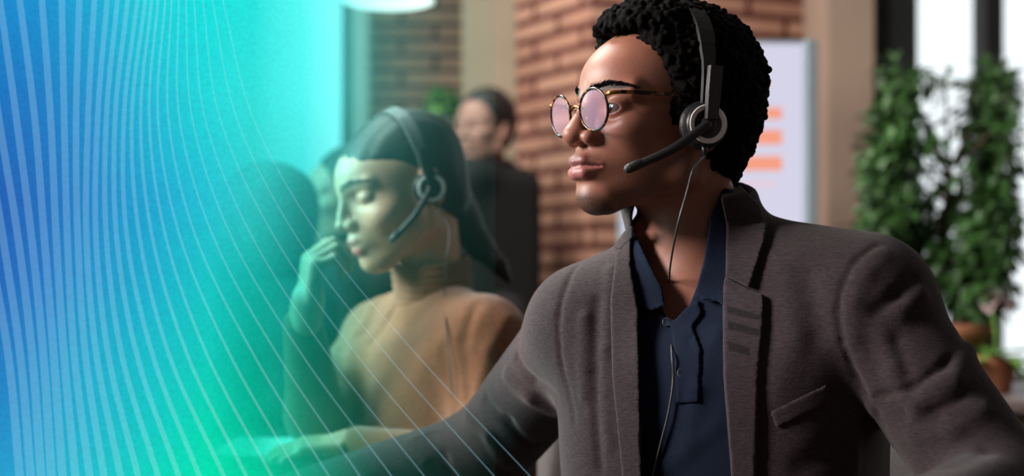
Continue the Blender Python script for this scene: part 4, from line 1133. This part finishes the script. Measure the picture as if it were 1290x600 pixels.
# ------------------------------------------------------------------ the woman
WO = P(514, 240, 2.25); WR = frame(62, 24); WS = 1.07
ww = {'jaw': .90, 'nose': .80, 'brow': .7, 'slit': 0, 'open': .0016, 'smile': .0042, 'lip': .0035, 'cheek': 1.18, 'browk': .7, 'crown': .016}
WNB = P(548, 372, 2.30); WSN = P(612, 425, 2.17); WSF = P(478, 425, 2.40)
WEN = P(602, 590, 2.06); WWN = P(452, 566, 2.10)
WEF = P(398, 522, 2.19); WWF = P(382, 411, 2.15)
TWO = P(560, 540, 2.27); TWR = frame(50)
def w_core(p):
    q = loc(p, TWO, TWR)
    d = rbox(q, (0, 0, -.05), (.045, .075, .15), .055)
    d = smin(d, ell(q, (.04, 0, .03), (.085, .125, .085)), .04)
    d = smin(d, cap(p, WNB-np.array((0, 0, .03)), WSN, .045, .050), .045)
    d = smin(d, cap(p, WNB-np.array((0, 0, .03)), WSF, .045, .050), .045)
    return d
def w_neck(p, off=0): return cap(p, wld((-.02, 0, -.03), WO, WR), WNB-np.array((0, 0, .03)), .047+off, .052+off)
wom = thing('person', 'smiling woman in a caramel turtleneck sweater with closed eyes, wearing a headset', 'person', (TWO[0], TWO[1], 0))
def w_body(p): return smin(head_sdf(loc(p, WO, WR)/WS, ww)*WS, w_neck(p), .02)
Va, Fa = surface(w_body, WO-np.array((.17, .17, .22)), WO+np.array((.15, .16, .16)), .0026)
# far hand raised beside the chin, near hand resting on the desk
hc = P(388, 386, 2.13)
R1 = axes((.12, -.10, 1.0), (-.9, -.40, .2)); R2 = axes((-1, -.05, -.05), (0, -.15, 1))
Vc, Fc = surface(lambda p: smin(hand_sdf(p, hc, R1, 1, (48, 62, 30), .88, thumb=(30, 25)), cap(p, WWF, hc+np.array((0, 0, .01)), .024), .01), hc-np.array((.11, .11, .12)), hc+np.array((.13, .12, .15)), .003)
hn = P(442, 562, 2.10)
hn[2] = DZ+.020
Vd, Fd = surface(lambda p: smin(hand_sdf(p, hn, R2, -1, (16, 22, 14), .92), cap(p, WWN, hn, .024), .01), hn-np.array((.24, .12, .03)), hn+np.array((.08, .12, .08)), .003)
def w_under(p):
    d = smin(w_core(p)+.008, w_neck(p, -.004), .02)
    for a_, b_, r1, r2 in ((WSN, WEN, .045, .038), (WEN, WWN, .038, .024), (WSF, WEF, .042, .036), (WEF, WWF, .036, .022)): d = smin(d, cap(p, a_, b_, r1, r2), .015)
    return np.maximum(d, .48-p[:, 2])
Ve, Fe = surface(w_under, (-.40, 1.96, .48), (.14, 2.60, 1.12), .009)
Vb, Fb = join([(Va, Fa), (Vc, Fc), (Vd, Fd), (Ve, Fe)])
base = np.array(srgb(206, 150, 124)); col = np.tile(base, (len(Vb), 1))
col[:len(Va)] = head_color(loc(Va.astype(f32), WO, WR)/WS, ww, base, srgb(205, 84, 92), (.03, .02, .018))
q = loc(Va.astype(f32), WO, WR)/WS; Aq = np.stack([q[:, 0], np.abs(q[:, 1]), q[:, 2]], 1)
l1, _ = seg(Aq, (.094, .022, .0165), (.0905, .046, .0165)); m = np.clip(1.6-l1/.0015, 0, 1)[:, None]*.85
col[:len(Va)] = col[:len(Va)]*(1-m)+np.array((.02, .014, .012))*m
mesh_obj('body', Vb, Fb, M['skin_light'], wom, col=col)
V, F = surface(lambda p: smax(ell(loc(p, WO, WR)/WS, (.098, 0, -.0415), (.012, .015, .0028)), -1e3+0*p[:, 0], .001), WO-.16, WO+.16, .003)
if len(V): mesh_obj('teeth', V, F, M['teeth'], wom)
eyebrows(wom, WO, WR, ww, M['hair'], 5, 45, 1.07)
def w_hair(p):
    q = loc(p, WO, WR)/WS
    d = ell(q, (-.010, 0, .042), (.092, .077, .075))
    d = smin(d, ell(q, (.018, 0, .044), (.078, .067, .056)), .015)
    d = smin(d, ell(q, (-.045, 0, -.01), (.045, .062, .06)), .03)
    A = np.abs(q[:, 1])
    edge = .030+.052*np.clip((q[:, 2]-.03)/.050, 0, 1)-.03*np.clip((A-.045)/.03, 0, 1)
    d = smax(d, -smax(-(q[:, 0]-edge), -(.088-q[:, 2]), .006), .006)
    d = d+.0005*np.sin(q[:, 1]*330+q[:, 2]*60)*np.clip(1-np.abs(d)/.01, 0, 1)
    d = smax(d, (-.005-.085*np.clip((-q[:, 0]+.004)/.03, 0, 1))-q[:, 2], .008)
    d = d*WS
    tail = chain(p, [P(556, 238, 2.32), P(580, 278, 2.33), P(604, 310, 2.32), P(628, 335, 2.30), P(640, 352, 2.29)], [.046, .034, .022, .014, .007], .01)
    d = smin(d, tail, .02)
    return d
wwb = dict(ww)
V, F = surface(w_hair, WO-np.array((.18, .18, .20)), WO+np.array((.24, .24, .18)), .003)
mesh_obj('hair', V, F, M['hair'], wom)
def w_sweater0(p):
    d = w_core(p)-.010
    d = smin(d, cap(p, WSN, WEN, .056, .048), .03); d = smin(d, cap(p, WEN, WWN, .048, .034), .02)
    d = smin(d, cap(p, WSF, WEF, .053, .046), .03); d = smin(d, cap(p, WEF, WWF, .046, .031), .018)
    return d
wf_ = lambda pts: onto(w_sweater0, pts, 0)
def ont(fn, pts): return [P(x, y, surf_y(fn, x, y, 1.9, 2.7)) for (x, y) in pts]
WF_ = [(ont(w_sweater0, [(600, 385), (585, 430), (590, 500)]), .008, .006), (ont(w_sweater0, [(640, 400), (615, 440), (600, 500)]), .010, -.005), (ont(w_sweater0, [(500, 350), (475, 380), (450, 420)]), .010, -.007),
       (ont(w_sweater0, [(515, 365), (490, 400), (470, 430)]), .007, .006), (ont(w_sweater0, [(560, 440), (575, 520)]), .010, .006), (ont(w_sweater0, [(440, 380), (430, 440), (425, 500)]), .008, .005)]
def w_sweater(p):
    d = w_sweater0(p)+folds(p, WF_)
    d = smax(d, -w_neck(p, .002), .003)
    return np.maximum(d, .50-p[:, 2])
V, F = surface(w_sweater, (-.40, 1.96, .50), (.14, 2.60, 1.10), .004)
V = smooth_mesh(V, F, 1)
sw = mesh_obj('turtleneck_sweater', V, F, M['sweater'], wom)
def w_col(p):
    a = wld((-.02, 0, -.03), WO, WR); b = WNB-np.array((0, 0, .03)); dd, t = seg(p, a, b)
    d = smax(smax(dd-.064, -(dd-.054), .003), .50-t, .003)+.0012*np.sin(t*95)
    return d*.9
V, F = surface(w_col, WNB-np.array((.12, .12, .09)), WNB+np.array((.12, .12, .14)), .003)
mesh_obj('collar', V, F, M['sweater'], sw)
whip = np.array((TWO[0]+.05, TWO[1]+.02, .50))
def wlegs(p):
    d = ell(p, whip, (.15, .15, .12))
    for s in (1, -1):
        h = whip+np.array((0, -.07*s, 0)); k = np.array((-.36, 2.27-.07*s, .53)); a = k+np.array((.03, 0, -.43))
        d = smin(d, cap(p, h, k, .075, .055), .03); d = smin(d, cap(p, k, a, .055, .042), .02)
    return d
V, F = surface(wlegs, (-.48, 2.05, .06), (.16, 2.50, .64), .010)
mesh_obj('trousers', V, F, M['trouser'], wom)
wc = [P(566, 290, 2.15), P(562, 330, 2.15)]+[P(x, y, surf_y(w_sweater0, x, y, 1.9, 2.7)-.006) for (x, y) in ((560, 370), (562, 410), (566, 450), (570, 500))]
headset('grey and black headset worn by the woman in the caramel sweater', WO, WR, .097, .128, ef=.005, cable=wc, mic=(.088, .075, -.050), band='grey_plastic')
office_chair((TWO[0]-.02, TWO[1]+.02, 0), 80, 'light grey office chair of the woman in the caramel sweater', .765)

# ------------------------------------------------------------------ other people, further back
def simple_person(label, HOp, Rh, hair_c, neck_b, sh, tor, cloth, base_y, arms=None, long_hair=True, skin=(180, 140, 120), standing=False, hres=.004):
    t = thing('person', label, 'person', (tor[0], tor[1], 0))
    fb = lambda p: smin(head_sdf(loc(p, HOp, Rh), {'slit': 0}), cap(p, wld((-.02, 0, -.03), HOp, Rh), neck_b, .05, .055), .02)
    V, F = surface(fb, HOp-np.array((.17, .17, .26)), HOp+np.array((.17, .17, .15)), hres)
    parts = [(V, F)]
    hands = []
    for (s_, e_, w_) in (arms or []):
        d_ = w_-e_; d_ /= np.linalg.norm(d_)
        Rr = axes(d_, (0.1, -.2, 1) if abs(d_[2]) < .8 else (1, -.3, 0))
        v, f = surface(lambda p: hand_sdf(p, w_+d_*.01, Rr, 1, (18, 24, 14), .95), w_-.22, w_+.22, .006); parts.append((v, f))
    def und(p):
        q = loc(p, tor[:3], frame(tor[3])); d = rbox(q, (0, 0, 0), (.045, .09, .17), .05)
        d = smin(d, cap(p, np.array(tor[:3]), neck_b-np.array((0, 0, .02)), .06, .045), .03)
        for (s_, e_, w_) in (arms or []): d = smin(d, cap(p, neck_b-np.array((0, 0, .04)), s_, .04), .02); d = smin(d, cap(p, s_, e_, .042, .034), .02); d = smin(d, cap(p, e_, w_+(w_-e_)*.1, .034, .026), .02)
        return d
    parts.append(surface(und, np.array(tor[:3])-np.array((.45, .45, .40)), np.array(tor[:3])+np.array((.45, .45, .48)), .010))
    V, F = join(parts)
    sk = np.tile(np.array(srgb(*skin)), (len(V), 1)); mesh_obj('body', V, F, M['skin_light'], t, col=sk)
    def hr(p):
        q = loc(p, HOp, Rh); d = ell(q, (-.022, 0, .055), (.104, .085, .090))
        d = smin(d, ell(q, (-.055, 0, .0), (.055, .066, .06)), .03)
        edge = .035+.05*np.clip((q[:, 2]-.035)/.06, 0, 1)
        d = smax(d, -smax(-(q[:, 0]-edge), -(.10-q[:, 2]), .006), .006)
        d = smax(d, (-.01-.05*np.clip(-q[:, 0]/.05, 0, 1))-q[:, 2], .01)
        if hair_c is not None:
            for (c, r) in hair_c: d = smin(d, ell(p, c, r), .025)
        return d
    V, F = surface(hr, HOp-np.array((.20, .20, .32)), HOp+np.array((.20, .20, .18)), hres)
    mesh_obj('hair', V, F, M['hair'], t)
    def cl(p):
        R = frame(tor[3]); q = loc(p, tor[:3], R)
        d = rbox(q, (0, 0, 0), (.055, .10, .18), .06)
        for s_ in sh: d = smin(d, cap(p, neck_b-np.array((0, 0, .03)), s_, .05, .056), .045)
        for (s_, e_, w_) in (arms or []):
            d = smin(d, cap(p, s_, e_, .056, .046), .03); d = smin(d, cap(p, e_, w_, .046, .034), .02)
        return d
    lo = np.array(tor[:3])-np.array((.45, .45, .40)); hi = np.array(tor[:3])+np.array((.45, .45, .45))
    V, F = surface(cl, lo, hi, .007); mesh_obj('top', V, F, cloth, t)
    hp = np.array((tor[0]+(.0 if standing else .04), tor[1], tor[2]-.24))
    def lg(p):
        R = frame(tor[3]); d = ell(p, hp, (.15, .15, .13))
        for s in (1, -1):
            h = hp+R[:, 1]*.08*s
            if standing: a = np.array((h[0], h[1], .10)); d = smin(d, cap(p, h, a, .085, .05), .03)
            else:
                k = h+R[:, 0]*.38+np.array((0, 0, .02)); a = k*np.array((1, 1, 0))+np.array((0, 0, .10))
                d = smin(d, cap(p, h, k, .08, .06), .03); d = smin(d, cap(p, k, a, .06, .045), .02)
        return d
    V, F = surface(lg, (tor[0]-.55, tor[1]-.5, .05), (tor[0]+.35, tor[1]+.5, tor[2]-.02), .012)
    mesh_obj('trousers', V, F, M['trouser'], t)
    R = frame(tor[3])
    for s in (1, -1):
        h = hp+R[:, 1]*.08*s; a = (h if standing else h+R[:, 0]*.38)*np.array((1, 1, 0))
        V, F = surface(lambda p: np.maximum(smin(rbox(loc(p, a, R), (.06, 0, .03), (.085, .015, .005), .03), cap(p, a+np.array((0, 0, .05)), a+np.array((0, 0, .11)), .045), .02), .004-p[:, 2]), a-np.array((.25, .25, 0)), a+np.array((.25, .25, .15)), .008)
        mesh_obj('shoe', V, F, M['shoe'], t)
    return t
h3 = P(328, 298, 2.80)
simple_person('person with dark hair seen as a teal silhouette left of the woman', h3, frame(100, 8), [(h3+np.array((.01, 0, -.06)), (.085, .08, .10))], P(338, 372, 2.82),
              [P(376, 425, 2.70), P(325, 425, 2.96)], (P(350, 500, 2.84)[0], 2.84, .75, 85), M['teal_cloth'], 2.8, skin=(150, 120, 100),
              arms=[(P(376, 425, 2.70), P(372, 535, 2.66), P(285, 528, 2.62))])
h4 = P(442, 258, 3.38)
simple_person('person with dark hair partly hidden behind the face of the woman', h4, frame(75, 5), None, P(452, 318, 3.41),
              [P(490, 352, 3.31), P(425, 352, 3.52)], (P(458, 420, 3.4)[0], 3.42, .80, 70), M['dark_cloth'], 3.3)
h5 = P(611, 168, 4.45)
simple_person('person in black clothes standing at the back beside the cream column', h5, frame(35, 5), None, P(612, 205, 4.47),
              [P(592, 222, 4.37), P(630, 222, 4.60)], (P(612, 300, 4.5)[0], 4.5, 1.12, 150), M['dark_cloth'], 4.5, standing=True, skin=(165, 125, 112),
              arms=[(P(590, 224, 4.40), P(584, 322, 4.42), P(590, 408, 4.34)), (P(634, 224, 4.62), P(646, 322, 4.64), P(636, 408, 4.56))])
office_chair((P(350, 500, 2.84)[0]+.19, 2.84, 0), 90, 'light grey office chair of the silhouetted person left of the woman')
office_chair((P(458, 420, 3.4)[0]+.10, 3.44, 0), 70, 'light grey office chair of the person behind the woman')

# ------------------------------------------------------------------ things on the desk
def papers():
    t = thing('paper_sheet', 'white paper sheet lying on the desk by the hand of the woman', 'paper', (-.36, 2.26, DZ))
    V = []; F = []; n = 8; c = np.array((-.36, 2.27, DZ+.0015)); 
    for i in range(n+1):
        for j in range(n+1):
            V.append((c[0]+(i/n-.5)*.21, c[1]+(j/n-.5)*.28, c[2]+.004*max(0, (i/n-.7))**1.0))
    for i in range(n):
        for j in range(n): a = i*(n+1)+j; F.append((a, a+n+1, a+n+2, a+1))
    o = mesh_obj('sheet', V, F, M['paper'], t)
    m = o.modifiers.new('thickness', 'SOLIDIFY'); m.thickness = .0006
papers()
